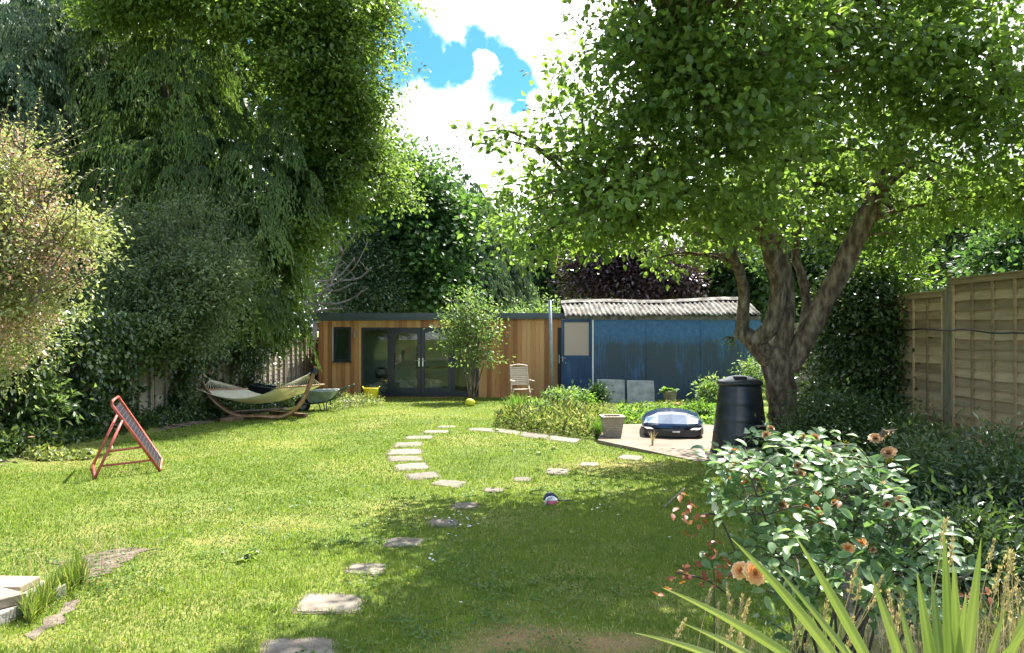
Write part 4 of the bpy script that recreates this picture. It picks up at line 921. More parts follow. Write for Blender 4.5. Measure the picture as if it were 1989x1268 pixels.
# windfall apples
proto = None
for i, (px, py) in enumerate(((1075,873),(965,838),(1046,884),(1215,864))):
    g = G(px, py); s_ = .032
    if proto is None: proto = MB().lathe([(.004,-.028),(.02,-.03),(.031,-.01),(.031,.012),(.02,.028),(.004,.022)], 14).build('apple', M['appleskin'], smooth=True); o = proto
    else: o = proto.copy(); C.objects.link(o)
    o.location = g+Vector((0,0,.018)); o.rotation_euler = (random.random()*3, random.random()*3, 0); tag(o, 'small green windfall apple lying on the sunny lawn', 'apple', 'windfall apples on the lawn')
# ================================================================ vegetation
B = blob
TG = 'trees beyond the left fence'
# weeping cypress, left
def gb_(px, Y): x = (px-CX)/F*Y; return (x, Y, gz(x, Y))
tree('cypress_tree', 'tall weeping dark cypress with drooping sprays in the left of the picture', 'tree', gb_(395, 19.5),
     [B(330,210,19,150,170), B(250,330,18.5,100,110), B(420,380,18,140,130), B(320,60,20,170,130), B(470,520,17.5,85,110), B(520,330,18.5,100,110), B(330,440,18,90,70), B(520,570,17.3,45,90), B(200,150,20,90,110)],
     850, 190, 0, .13, .036, M['cypress'], M['barkdark'], kind='weep', tr=.3, size=1.05)
tree('cypress_tree', 'pale sunlit weeping cypress filling the top left corner', 'tree', gb_(10, 19),
     [B(20,70,18,110,90), B(30,200,17.5,90,100), B(100,60,19,80,90), B(-80,180,18,100,150), B(60,300,18.5,70,80)],
     420, 170, 0, .12, .036, M['cypress_grey'], M['barkdark'], kind='weep', tr=.25, size=1.0)
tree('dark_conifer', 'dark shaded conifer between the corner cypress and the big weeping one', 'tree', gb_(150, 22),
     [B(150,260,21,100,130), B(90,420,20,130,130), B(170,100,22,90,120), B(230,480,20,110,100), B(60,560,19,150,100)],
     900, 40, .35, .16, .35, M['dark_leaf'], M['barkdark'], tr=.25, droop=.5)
# beech overhanging the top and the right side of the cypress
beech = [B(420,-20,17,170,70), B(590,60,18,130,100), B(680,70,19,75,70), B(610,200,19,110,100), B(690,190,20,60,60), B(660,300,20,85,80), B(710,290,21,60,60), B(640,375,20,62,42), B(600,380,19.5,80,80), B(535,470,18.5,48,75), B(730,350,21.5,45,40), B(520,580,18.3,28,70), B(250,-10,17,100,50), B(740,20,19.5,30,22), B(565,450,18.6,32,40), B(700,-60,19,90,60)]
tree('beech_tree', 'broad bright green beech whose branches overhang the fence left of the garden office', 'tree', gb_(480, 24), beech, 2600, 34, .22, .12, .62, M['beech'], M['barkdark'], tr=.3, nl=50, droop=.2, up=.9, jit=.35, bough=(380, .34), flat=.5)
tree('sycamore_tree', 'dark leafed sycamore with bright edges behind the office roof', 'tree', gb_(800, 32),
     [B(790,330,31,65,60), B(800,410,31,85,80), B(760,480,31,70,70), B(850,460,32,50,60), B(800,560,31,90,70), B(840,380,32,40,40)], 1200, 34, .36, .2, .85, M['sycamore'], M['barkdark'], tr=.25, up=.9, droop=.2, bough=(160, .6), flat=.5)
CG = 'cypress trees behind the garden office'
for i, (px, bl, lb) in enumerate((
    (905, [B(905,400,34,38,60), B(915,480,34,60,70), B(930,560,34,70,70)], 'grey green cypress nearest the dark sycamore'),
    (975, [B(962,430,36,22,40), B(975,490,36,40,60), B(985,560,36,50,70)], 'grey green cypress rising behind the office roof, right one of the pair'))):
    tree('cypress_tree', lb, 'tree', gb_(px, 34+i*2), bl, 700, 26, 0, .22, .07, M['cypress_grey'], M['barkdark'], kind='weep', tr=.2, group=CG)
tree('ash_tree', 'pale green tree top standing highest behind the cypress pair', 'tree', gb_(950, 42), [B(945,440,42,35,35), B(985,470,42,30,40), B(950,520,42,70,60)], 500, 26, .45, .22, .5, M['sapling'], M['barkdark'], tr=.2)
tree('holly_tree', 'glossy pale edged holly left behind the office roof', 'tree', gb_(725, 29.5),
     [B(700,480,29.3,40,35), B(722,520,29.3,48,50), B(740,575,29.3,46,45), B(690,560,29.3,50,60)], 700, 30, .22, .11, .6, M['holly'], M['barkdark'], tr=.15, up=.6)
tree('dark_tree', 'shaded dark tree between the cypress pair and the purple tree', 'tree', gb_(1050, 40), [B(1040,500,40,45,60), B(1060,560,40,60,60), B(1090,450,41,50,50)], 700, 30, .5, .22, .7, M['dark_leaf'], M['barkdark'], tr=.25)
tree('purple_tree', 'purple leafed plum tree rising behind the corrugated shed roof', 'tree', gb_(1210, 31),
     [B(1150,530,31,55,55), B(1210,510,31,60,55), B(1260,530,31,60,60), B(1305,545,31,45,40), B(1225,470,31,30,30), B(1180,480,31,30,25)], 1000, 26, .34, .17, .62, M['purple'], M['barkdark'], tr=.2, nl=30, jit=.3)
for px, bl, mt_, lb in ((1400, [B(1370,540,33,55,50), B(1430,530,33,60,70), B(1400,600,33,80,40), B(1480,560,34,60,70)], 'dark_leaf', 'dark green tree right of the purple one behind the shed'),
    (1425, [B(1415,440,38,28,40), B(1440,475,38,40,35), B(1390,480,38,35,30)], 'yellowgreen', 'yellow green tree top seen through the apple branches'),
    (1570, [B(1560,520,30,60,70), B(1610,560,30,50,70), B(1570,600,30,60,50), B(1620,470,31,60,60)], 'sycamore', 'leafy tree seen between the apple trunk forks'),
    (1710, [B(1700,500,26,70,80), B(1650,430,27,60,60), B(1760,440,27,80,70), B(1740,350,28,90,60)], 'dark_leaf', 'dark tree behind the climbing shrub on the right')):
    tree('tree', lb, 'tree', gb_(px, bl[0][0][1]), bl, 800, 28, .45, .2, .7, M[mt_], M['barkdark'], tr=.22, group='trees beyond the shed')
# right: pine with bare trunks and an ivy hedge behind the fence
pn = empty('pine_tree', 'dark pine with bare reddish trunks above the right fence', 'tree', gb_(1860, 17)); pb_ = Vector(pn.location)
bl = [(b[0]-np.array(pb_), b[1]) for b in (B(1860,440,17,70,22), B(1900,400,17.5,90,25), B(1930,470,17.5,70,25), B(1820,490,17,50,20), B(1850,530,17,60,18), B(1980,440,18,60,30), B(1830,380,18,70,30))]
o, c = crown('crown', pn, bl, 420, 60, .3, .13, .09, M['dark_leaf'], up=.2, flat=.4)
mb = MB()
for a in ([(1856,620),(1860,520),(1866,430),(1880,330)], [(1862,600),(1885,545),(1915,500),(1955,430),(1985,380)], [(1866,560),(1840,530),(1810,505)], [(1880,530),(1925,520),(1960,525)]):
    pts, rr = smooth_path([(P(x_, y_, 17)-pb_, .1*(1-.18*i)) for i, (x_, y_) in enumerate(a)], 6); mb.tube(pts, rr, 8, wob=.2)
mb.tube([(0,0,-.1), P(1856,620,17)-pb_], .12, 8); limbs(mb, pts, c[:16], .03, .008); mb.build('trunk', M['barkpale'], pn, smooth=True)
tree('tree', 'bright leafed hedge tree behind the far right end of the brown fence', 'tree', gb_(2010, 14), [B(1985,500,14,80,60), B(2060,420,14,90,100), B(1930,530,15,50,30), B(2080,560,13,120,60)], 700, 30, .22, .1, .75, M['sycamore'], M['barkdark'], tr=.12, group='trees beyond the right fence')
# far wood behind everything
c0 = []
for px in range(-500, 2700, 55): c0.append(B(px, random.uniform(520, 600), 56+random.uniform(-5, 8), 75, random.uniform(60, 110)))
for px in range(-500, 560, 60): c0.append(B(px, random.uniform(150, 330), 40, 120, 200)); c0.append(B(px, 520, 34, 110, 130))
o, _ = crown('woodland', None, c0, 2600, 26, .95, .5, .7, M['dark_leaf'], up=.6); tag(o, 'distant mass of dark trees closing the view', 'woodland', kind='stuff')
# bare dead tree left of the holly
dt = empty('dead_tree', 'bare leafless tree with pale curved branches above the left end of the office roof', 'tree', gb_(610, 27.2)); db = Vector(dt.location); mb = MB()
hub = P(612, 610, 27.2)-db; mb.tube([(0,0,-.1), hub], .09, 8, wob=.2)
for a in ([(612,610),(620,585),(632,560),(660,545),(690,515),(715,470)], [(612,610),(606,575),(612,540),(632,520),(640,490)], [(620,588),(650,590),(680,580),(712,560)], [(612,610),(590,590),(582,560),(590,520)],
          [(630,562),(655,565),(680,552)], [(640,553),(650,520),(668,490),(690,450)], [(612,545),(640,545),(668,530),(690,500)], [(606,575),(628,566),(645,540)], [(660,545),(700,540),(722,520)], [(622,520),(618,490),(630,465)], [(612,605),(640,600),(665,600)], [(610,595),(590,575),(575,575)], [(668,490),(660,470),(672,450)]):
    pts, rr = smooth_path([(P(x_+random.uniform(-3,3), y_, 27.2+random.uniform(-.3,.3)*i)-db, .045*(1-.16*i)) for i, (x_, y_) in enumerate(a)], 5); mb.tube(pts, rr, 6, wob=.2)
    for j in range(4, len(pts), 4):
        e = pts[j]+Vector((random.uniform(-.5,.5), random.uniform(-.4,.4), random.uniform(-.1,.5))); mb.tube([pts[j], pts[j].lerp(e, .5)+Vector((0,0,.05)), e], [rr[j]*.6, rr[j]*.4, .004], 5)
mb.build('branches', M['barkpale'], dt, smooth=True)

# ---------------------------------------------------------------- shrubs and small trees
# pink flowering shrub near left
ps = empty('flowering_shrub', 'large pale pink flowering shrub at the left edge of the picture', 'shrub', gb_(-30, 8.6)); q0 = np.array(ps.location)
bl = [(b[0]-q0, b[1]) for b in (B(-5,300,8.3,70,60), B(-40,420,8,105,110), B(55,455,8,75,45), B(10,560,7.8,90,90), B(60,600,8,50,50), B(-90,500,8,130,200), B(140,440,8.2,38,16), B(-20,670,7.9,95,50), B(100,530,8,50,40), B(70,385,8.2,50,30), B(125,500,8,45,18), B(70,330,8.2,35,18))]
o, c = crown('foliage', ps, bl, 900, 34, .085, .05, .5, M['pinkish'], up=.7, jit=.35, T=T4, bough=(140, .17), lumpy=.45)
k = 9000; f, d_ = shell_pts(bl, 800, .93, .14); cc = np.repeat(f, 18, 0); p = cc+rng.normal(size=cc.shape)*.06
g = (p[:, 2] > 1.3)+(rng.random(len(p)) < .3); p = p[g]
leaf_obj('blossoms', ps, p, rng.normal(size=p.shape)+[0,0,.3], rng.normal(size=p.shape)+[0,0,1], .034, .03, rng.random(len(p)), M['blossom'])
mb = MB(); trg = c[rng.choice(len(c), 60, replace=False)]
nodes = [Vector((0,0,.2)), Vector(P(-20,640,8.3))-Vector(q0), Vector(P(10,560,8.2))-Vector(q0), Vector(P(20,460,8.2))-Vector(q0), Vector(P(60,500,8.1))-Vector(q0), Vector(P(-40,500,8.3))-Vector(q0)]
pts, rr = smooth_path([(Vector((0,0,-.1)), .06), (nodes[1], .045), (nodes[2], .035), (nodes[3], .02)], 5); mb.tube(pts, rr, 8)
limbs(mb, nodes, trg, .022, .005, 5); mb.build('stems', M['barkpale'], ps, smooth=True)
# grey green small tree left with leaning trunk
gt_ = empty('small_tree', 'grey green small tree with a leaning trunk in the left border', 'tree', (G(322, 797).x*.985, 15.2, gz(-6.9, 15.2))); tb_ = Vector(gt_.location); q0 = np.array(gt_.location)
bl = [(b[0]-q0, b[1]) for b in (B(330,520,14.6,110,90), B(260,500,14.6,80,70), B(390,560,14.4,70,80), B(300,610,14.2,110,70), B(375,430,14.6,32,50), B(220,600,14.4,60,60), B(420,520,14.6,40,60), B(280,450,14.8,70,40), B(400,650,14.3,50,50))]
o, c = crown('crown', gt_, bl, 1500, 30, .14, .08, .42, M['grey_leaf'], up=.5, jit=.4, shell=.75, bough=(200, .22))
mb = MB(); ctl = [(Vector((0,0,-.1)), .12), (P(314,775,15.1)-tb_, .1), (P(302,730,14.9)-tb_, .085), (P(291,690,14.7)-tb_, .07), (P(289,640,14.6)-tb_, .05), (P(300,560,14.6)-tb_, .03)]
pts, rr = smooth_path(ctl, 6); mb.tube(pts, rr, 10, wob=.3)
for a in ([(302,730),(315,705),(325,680),(350,620)], [(297,710),(270,680),(240,640)], [(291,690),(310,640),(372,520),(380,420)]):
    pt_, r_ = smooth_path([(P(x_, y_, 14.7)-tb_, .04-.008*i) for i, (x_, y_) in enumerate(a)], 5); mb.tube(pt_, r_, 7, wob=.2)
limbs(mb, pts[14:], c[rng.choice(len(c), 40, replace=False)], .022, .005, 5); mb.build('trunk', M['bark'], gt_, smooth=True)
# ivy on the left fence
iv = empty('ivy', 'dark ivy curtain hanging over the shaded left fence', 'climber', (-6.9, 13, gz(-6.9, 13))); q0 = np.array(iv.location); V_ = []
k = 26000; y = rng.uniform(9, 20.5, k); xf = np.interp(y, [9, 24], [-7.1, -6.35])+.05; z = rng.beta(2.2, 1.1, k)*2.1-.3
keep = (np.sin(y*2.1)+np.sin(y*5.3+1)+(z-.8)*2.3+rng.normal(size=k)*.6) > -.1
p = np.stack([xf+rng.random(k)*.35*np.clip(z+.6, .3, 1.6), y, z], 1)[keep]; n_ = len(p)
leaf_obj('foliage', iv, p-q0, rng.normal(size=(n_,3))*.6+[.3,0,-.8], rng.normal(size=(n_,3))*.4+[1,0,.5], .09, .075, rng.random(n_), M['ivy'])
# ivy / undergrowth strip under the left fence
def cover(name, label, fpts, L_, asp, m, hmax=.35, up=.8, T=T4, w=.6):
    p = np.array(fpts); n_ = len(p); h = rng.random(n_)**1.2*hmax*(.55+.45*np.sin(p[:, 0]*3.1+1)*np.sin(p[:, 1]*2.3)); p = np.stack([p[:, 0], p[:, 1], gzv(p[:, 0], p[:, 1])+np.maximum(h, .01)], 1)
    o = leaf_obj(name, None, p, rng.normal(size=(n_,3))*w+[0,0,.35], rng.normal(size=(n_,3))*.5+[0,0,up], L_*(.6+.8*rng.random(n_)), L_*asp, rng.random(n_), m, T); tag(o, label, kind='stuff'); return o
def scatter(poly, n_):
    P_ = np.array(poly); lo, hi = P_.min(0), P_.max(0); out = np.empty((0, 2))
    while len(out) < n_:
        q = rng.uniform(lo, hi, (n_*2, 2)); q = q[inpoly(q[:, 0], q[:, 1], poly)]; out = np.vstack([out, q])
    return out[:n_]
lb_poly = [tuple(G(*p)[:2]) for p in ((-60,915),(60,885),(130,868),(250,845),(400,818),(480,802),(560,792),(600,786))]+[(-6.4, 23), (-7.1, 9.0)]
cover('undergrowth', 'low leafy ground cover along the foot of the left fence', scatter(lb_poly, 16000), .09, .6, M['ivy'], .4)
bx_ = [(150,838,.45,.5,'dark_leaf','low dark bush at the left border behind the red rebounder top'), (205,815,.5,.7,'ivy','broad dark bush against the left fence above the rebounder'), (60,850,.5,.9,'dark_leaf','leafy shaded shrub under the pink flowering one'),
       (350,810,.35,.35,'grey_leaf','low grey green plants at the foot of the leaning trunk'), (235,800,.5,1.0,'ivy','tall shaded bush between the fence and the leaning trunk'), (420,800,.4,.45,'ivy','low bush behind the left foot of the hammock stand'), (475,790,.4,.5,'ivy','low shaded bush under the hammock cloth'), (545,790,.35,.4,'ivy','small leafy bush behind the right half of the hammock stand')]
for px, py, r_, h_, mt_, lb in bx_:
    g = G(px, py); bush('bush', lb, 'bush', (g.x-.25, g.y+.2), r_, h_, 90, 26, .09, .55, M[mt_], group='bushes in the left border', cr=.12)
g = G(75, 838); bush('shrub', 'upright shrub with a few bright leaf tips below the pink shrub', 'shrub', (g.x+.1, g.y-.6), .5, 1.1, 70, 18, .13, .35, M['sapling'], cr=.14)
g = G(30, 893); cover('flower_border', 'sunlit low plants at the front edge of the left border', scatter([(g.x-1.5,g.y-.25),(g.x+.75,g.y+.3),(g.x+.9,g.y+.8),(g.x-1.5,g.y+.5)], 2600), .07, .6, M['weed'], .2)
fl_ = empty('pink_flower', 'single pink flower standing at the front of the left border', 'flower', g+Vector((.15,.1,0))); MB().tube([(0,0,0),(0,0,.28)], .004, 5).build('stem', M['twig'], fl_)
k = 14; a = np.linspace(0, 6.28, k); leaf_obj('petals', fl_, np.tile([0,0,.28],(k,1)), np.stack([np.cos(a), np.sin(a), .3+0*a],1), np.tile([0,0,1.],(k,1)), .045, .025, rng.random(k), M['blossom'])
# rubble and weeds at the left corner of the office
for px, py in ((664,783),(672,786),(686,782),(694,779),(700,784),(708,779)):
    g = G(px, py); s_ = random.uniform(.08, .14); mb = MB(); bm = bmesh.new(); bmesh.ops.create_icosphere(bm, subdivisions=2, radius=s_)
    for v_ in bm.verts: v_.co *= 1+.35*mnoise.noise(v_.co*9+Vector((px,0,0))); v_.co.z *= .7
    me = bpy.data.meshes.new('rock'); bm.to_mesh(me); bm.free(); o = link('rock', me, M['stone']); o.location = g+Vector((0,0,s_*.3)); tag(o, 'pale rock at the bottom left corner of the cedar garden office', 'rock', 'rocks beside the yellow bucket')
cover('weeds', 'weeds growing at the left corner of the garden office', scatter([tuple(G(*p)[:2]) for p in ((640,797),(745,790),(745,776),(640,782))], 1300), .09, .3, M['weed'], .35)
# sapling before the office
sp_ = empty('sapling', 'slender young tree with loose pale leaves in front of the office doors', 'tree', (-1.12, 21.6, gz(-1.12, 21.6))); s0 = Vector(sp_.location); q0 = np.array(s0)
bl = [(b[0]-q0, b[1]) for b in (B(900,650,21.6,34,40), B(932,660,21.6,30,36), B(880,620,21.6,30,30), B(925,610,21.6,32,30), B(870,660,21.6,28,30), B(955,640,21.6,25,25), B(905,700,21.6,30,22), B(945,690,21.6,25,20), B(940,590,21.6,10,20), B(872,592,21.6,10,22), B(905,585,21.6,12,22))]
o, c = crown('crown', sp_, bl, 125, 20, .16, .1, .55, M['sapling'], up=.8, jit=.35, shell=.5)
mb = MB()
for a, r_ in (([(915,775),(913,740),(912,700),(905,650),(903,600)], .04), ([(919,775),(922,735),(925,690),(935,650),(940,600)], .032), ([(912,772),(906,740),(895,690),(880,640),(872,600)], .025), ([(922,773),(930,740),(945,690),(958,650)], .02)):
    pts, rr = smooth_path([(P(x_, y_, 21.6)-s0, r_*(1-.17*i)) for i, (x_, y_) in enumerate(a)], 5); mb.tube(pts, rr, 7, wob=.2); limbs(mb, pts[8:], c[rng.choice(len(c), 14, replace=False)], .012, .004, 5)
mb.build('trunk', M['bark'], sp_, smooth=True)
# long shoots
def shoots(name, parent, starts, ends, L_, asp, m, per=12, T=T4, stem=None):
    mb = MB(); ps_, As, Ns = [], [], []
    for a, b in zip(starts, ends):
        a, b = Vector(a), Vector(b); mb.tube([a, a.lerp(b, .5)+Vector((0,0,.02)), b], [.009, .007, .004], 4)
        for i in range(per):
            u = (i+1)/per; q = a.lerp(b, u); r_ = Vector((random.gauss(0,1), random.gauss(0,1), random.gauss(.2,.5))).normalized(); ps_.append(q); As.append((b-a).normalized()*.5+r_); Ns.append(Vector((random.gauss(0,.4), random.gauss(0,.4), 1)))
    mb.build(name+'_stems', stem or M['twig'], parent)
    k = len(ps_); return leaf_obj(name, parent, np.array(ps_), np.array(As), np.array(Ns), L_*(.6+.6*rng.random(k)), L_*asp, rng.random(k), m, T)
def up_shoots(par, blobs, n_, L_, asp, m, ln=.5, lo=.9, sp=.35, per=12):
    a_, d2 = shell_pts(blobs, n_, lo, .06, .3); s1, e1 = [], []
    for a, d_ in zip(a_, d2):
        if d_[2] < -.25: continue
        v_ = (Vector(d_)*.7+Vector((random.gauss(0, sp), random.gauss(0, sp), .75))).normalized(); s1.append(Vector(a)-v_*.15); e1.append(Vector(a)+v_*ln*random.uniform(.5, 1.2))
    shoots('crown_shoots', par, s1, e1, L_, asp, m, per)
up_shoots(gt_, [(b[0]-np.array(gt_.location), b[1]) for b in (B(330,520,14.6,110,90), B(260,500,14.6,80,70), B(390,560,14.4,70,80), B(375,430,14.6,32,50), B(420,520,14.6,40,60), B(280,450,14.8,70,40))], 150, .09, .4, M['grey_leaf'], .75)
up_shoots(sp_, [(b[0]-np.array(sp_.location), b[1]) for b in (B(905,640,21.6,55,60), B(935,660,21.6,45,45))], 60, .1, .5, M['sapling'], .5)
up_shoots(ps, [(b[0]-np.array(ps.location), b[1]) for b in (B(15,300,8.3,75,65), B(75,455,8,80,45), B(30,560,7.8,95,90), B(150,440,8.2,42,18), B(70,385,8.2,50,30))], 230, .05, .45, M['pinkish'], .55)
# plant bed in front of the office / shed
bed = [tuple(G(*p)[:2]) for p in ((958,826),(1010,836),(1070,843),(1128,851),(1160,853),(1175,846),(1205,832),(1330,828),(1400,830),(1400,790),(1300,786),(1150,788),(1090,776),(1030,786),(975,806))]
avoid_grass_bed = bed
cover('weeds', 'tangled sunlit weeds covering the plant bed before the shed', scatter(bed, 15000), .075, .35, M['weed'], .13)
nearbed = [tuple(G(*p)[:2]) for p in ((960,828),(1010,837),(1070,844),(1140,851),(1160,846),(1160,815),(1060,795),(990,806))]
cover('weeds', 'taller straw and green weeds in the near half of the plant bed', scatter(nearbed, 5000), .17, .1, M['weed'], .4, w=.4)
cover('weeds', 'fresh green weeds behind and right of the roof box', scatter([tuple(G(*p)[:2]) for p in ((1345,833),(1395,835),(1395,795),(1200,800),(1205,831),(1330,830))], 5200), .09, .55, M['fresh'], .3)
def sword_clump(name, label, cat, base, n_, h, w_, m, spread=.5, group=None):
    t = empty(name, label, cat, base, 0, group); Vs, Fs, vv = [], [], []
    for i in range(n_):
        a = random.uniform(0, 2*math.pi); ln = h*random.uniform(.6, 1.1); sp2 = spread*random.random()**.7; wd2 = w_*random.uniform(.7, 1.1); b0 = len(Vs); r0_ = random.random()*.12*h
        dx_, dy_ = math.cos(a), math.sin(a); sx_, sy_ = math.cos(a+1.57+random.gauss(0,.5)), math.sin(a+1.57+random.gauss(0,.5)); val = random.random(); K = 7
        for j in range(K+1):
            u = j/K; rad = r0_+ln*sp2*u**1.6; zz = ln*(u-.28*sp2*u**3); ww = wd2*(1-u**2.2)*.5+.0008
            cx_, cy_ = dx_*rad, dy_*rad
            Vs += [(cx_-sx_*ww, cy_-sy_*ww, zz), (cx_+sx_*ww, cy_+sy_*ww, zz)]; vv += [val*.8+.25*(u > .93)]*2
        Fs += [(b0+2*j, b0+2*j+1, b0+2*j+3, b0+2*j+2) for j in range(K)]
    np_mesh('leaves', Vs, Fs, m, t, np.clip(vv, 0, 1)); return t
sword_clump('iris_clump', 'bright green sword leaved clump at the left end of the plant bed', 'plant', G(1003, 822), 190, .62, .03, M['fresh'], .45)
sword_clump('iris_clump', 'smaller dark sword leaved tuft spilling left from the plant bed', 'plant', G(975, 824), 60, .32, .02, M['dark_leaf'], .9)
sword_clump('grass_clump', 'arching green grass tuft growing against the left side of the stone planter', 'plant', G(1161, 851), 130, .4, .014, M['fresh'], .7)
sword_clump('grass_clump', 'wisps of grass growing at the front edge of the concrete patio', 'plant', PZ(1268, 864), 16, .22, .007, M['straw'], .5)
for px, py, r_, h_, mt_, lb in ((1085,795,.35,.42,'sapling','pale leafed low shrub with arching stems beside the garden chair'), (1120,792,.4,.4,'fresh','green leafy plant before the dark blue door'), (1160,786,.2,.42,'dark_leaf','dark weed growing at the foot of the slab beside the door'),
     (1040,815,.4,.3,'sapling','low bush at the centre of the plant bed behind the edging slabs'), (1385,795,.3,.75,'sapling','pale green upright weed touching the left side of the compost bin'), (1365,822,.3,.28,'fresh','lush green plant at the back right of the concrete patio')):
    g = G(px, py); bush('plant', lb, 'plant', (g.x, g.y), r_, h_, 60, 22, .1, .45, M[mt_], group='plants in the bed before the shed', cr=.1)
g = G(1445, 800); bush('elder_shrub', 'pale leafed shrub whose tips show above the compost bin lid', 'shrub', (6.55, 20.9), .42, 1.15, 70, 20, .1, .45, M['sapling'], cr=.14)
for px, Y_, lb in ((1075, 25.2, 'light green climber tips showing above the office roof beside the shed'), (1025, 27, 'pale shrub tops just above the office roof left of the metal pole')):
    x_ = (px-CX)/F*Y_+0; bush('climbing_shrub', lb, 'shrub', (x_, 27.6), .9, 3.1 if px < 1050 else 3.0, 160, 22, .12, .5, M['sapling'], group='shrubs behind the office', cr=.2)

# ---------------------------------------------------------------- the apple tree
TBp = G(1528, 868); TBp.y = 11.2; TBp.x = (1526-CX)/F*11.2; TBp.z = gz(TBp.x, 11.2)
at = empty('apple_tree', 'old apple tree with forked mottled trunk and green fruit shading the lawn', 'tree', TBp); a0 = np.array(TBp)
AP = lambda px, py, Y, r: (P(px, py, Y)-TBp, r)
mb = MB(); nodes = []
def limb(ctl, n_=14, wob=.12, k=6):
    pts, rr = smooth_path([(a_, r_*.74) for a_, r_ in ctl], k); mb.tube(pts, rr, n_, wob=wob); return pts
s11 = 11.2/F
limb([(Vector((.03,0,-.25)), .36), AP(1527,880,11.2,.325), AP(1524,830,11.2,.3), AP(1519,780,11.2,.285), AP(1512,730,11.2,.285), AP(1509,700,11.2,.31), AP(1507,675,11.2,.2)], 20, .16)
nodes += limb([AP(1505,705,11.2,.24), AP(1478,678,11.15,.2), AP(1455,655,11.1,.17), AP(1433,641,11.1,.15)], 12)
nodes += limb([AP(1440,648,11.1,.13), AP(1443,610,11.0,.125), AP(1445,565,10.9,.11), AP(1432,515,10.7,.09), AP(1410,475,10.4,.075), AP(1360,445,10,.06), AP(1300,425,9.6,.045), AP(1235,420,9.2,.03), AP(1160,400,8.9,.018)], 12)
nodes += limb([AP(1430,510,10.7,.07), AP(1420,450,10.4,.06), AP(1400,380,9.8,.045), AP(1370,300,9.2,.03)], 10)
nodes += limb([AP(1465,662,11.1,.17), AP(1492,640,11.0,.165), AP(1507,600,10.95,.16), AP(1511,555,10.9,.15), AP(1500,505,10.8,.15), AP(1482,440,10.5,.14), AP(1462,380,10.1,.12), AP(1440,310,9.6,.09), AP(1400,230,9,.06), AP(1330,150,8.4,.035)], 14)
nodes += limb([AP(1512,700,11.2,.2), AP(1524,650,11.2,.175), AP(1528,600,11.2,.17), AP(1524,540,11.2,.165), AP(1512,480,11.1,.15), AP(1500,420,10.9,.13), AP(1500,330,10.5,.1), AP(1530,230,10,.07), AP(1540,120,9.4,.045)], 14)
nodes += limb([AP(1545,690,11.3,.12), AP(1562,630,11.4,.1), AP(1566,580,11.5,.095), AP(1556,530,11.6,.09), AP(1545,490,11.7,.08), AP(1560,400,11.9,.05)], 10)
nodes += limb([AP(1530,715,11.2,.22), AP(1556,670,11.15,.21), AP(1588,610,11.1,.205), AP(1622,545,11,.2), AP(1658,475,10.9,.195), AP(1692,400,10.8,.185), AP(1722,335,10.6,.18), AP(1742,285,10.4,.17), AP(1750,230,10.2,.15), AP(1765,150,9.9,.11), AP(1800,60,9.5,.08), AP(1820,-60,9.2,.05)], 16)
nodes += limb([AP(1735,270,10.3,.12), AP(1744,262,10.1,.1)], 10)
nodes += limb([AP(1750,215,10.2,.1), AP(1820,235,9.9,.075), AP(1890,225,9.5,.06), AP(1960,190,9,.04)], 10)
nodes += limb([AP(1735,300,10.4,.09), AP(1790,335,10.6,.06), AP(1850,380,10.8,.04), AP(1900,400,11,.025)], 10)
nodes += limb([AP(1700,390,10.8,.07), AP(1730,400,11.3,.05), AP(1740,450,11.6,.03)], 8)
nodes += limb([AP(1560,150,9.9,.05), AP(1640,80,9.4,.045), AP(1700,10,9,.03)], 8)
nodes += limb([AP(1740,290,10.4,.08), AP(1660,180,10,.05), AP(1610,110,9.5,.035)], 8)
APB = [B(1120,380,8.6,115,100), B(1060,380,8.8,60,95), B(1160,270,8.2,120,110), B(1215,170,7.9,110,95), B(1270,90,7.8,110,90), B(1235,75,8.1,50,50), B(1250,330,8.2,140,110), B(1380,90,7.8,160,130), B(1380,250,8.2,160,130), B(1320,390,9,120,50),
       B(1085,475,8.9,50,45), B(1030,430,8.9,38,50), B(1180,440,8.9,55,35), B(1500,60,8.4,170,120), B(1520,240,9.2,150,110), B(1640,60,8.9,170,120), B(1650,230,9.6,130,90), B(1800,80,9,170,130), B(1850,230,9.4,150,80), B(1950,150,8.8,110,140), B(1960,330,9.5,90,70), B(1860,370,10.4,110,65),
       B(1740,430,11.6,95,55), B(1620,370,11.8,110,80), B(1560,300,12.6,150,110), B(1440,420,11.8,90,60), B(1790,380,12,110,60), B(1450,-60,8.6,260,110), B(1750,-80,9.4,260,110), B(1300,450,11,90,45), B(1400,400,9.4,70,60), B(1480,350,10.2,70,60), B(2060,250,9.2,130,170), B(1290,-40,8.4,80,60), B(1360,-140,7.1,190,90), B(1560,-210,6.9,230,110), B(1290,-180,7.4,100,70), B(1460,-330,7.2,260,110), B(1260,-290,7,160,100)]
abl = [(b[0]-a0, b[1]) for b in APB]
o, c = crown('crown', at, abl, 2350, 32, .14, .082, .66, M['apple_leaf'], T=TR, up=.75, droop=.15, jit=.15, shell=.74, lumpy=.1, bough=(620, .24), flat=.6)
limbs(mb, nodes, c[rng.choice(len(c), 420, replace=False)], .035, .005, 6)
mb.build('trunk', M['bark'], at, smooth=True)
sf, sdn = shell_pts(abl, 150, .8, .03, .1); st_, en_ = [], []
for a, d_ in zip(sf, sdn):
    if d_[2] < -.1 and random.random() < .6: continue
    v_ = Vector(d_)*.5+Vector((random.gauss(0,.2), random.gauss(0,.2), .75)); ln = random.uniform(.28, .48); st_.append(Vector(a)-v_*.1); en_.append(Vector(a)+v_.normalized()*ln)
shoots('crown_shoots', at, st_, en_, .085, .62, M['apple_leaf'], 12, TR)
proto = None
fp, fd = shell_pts(abl, 85, .9, .06, .2)
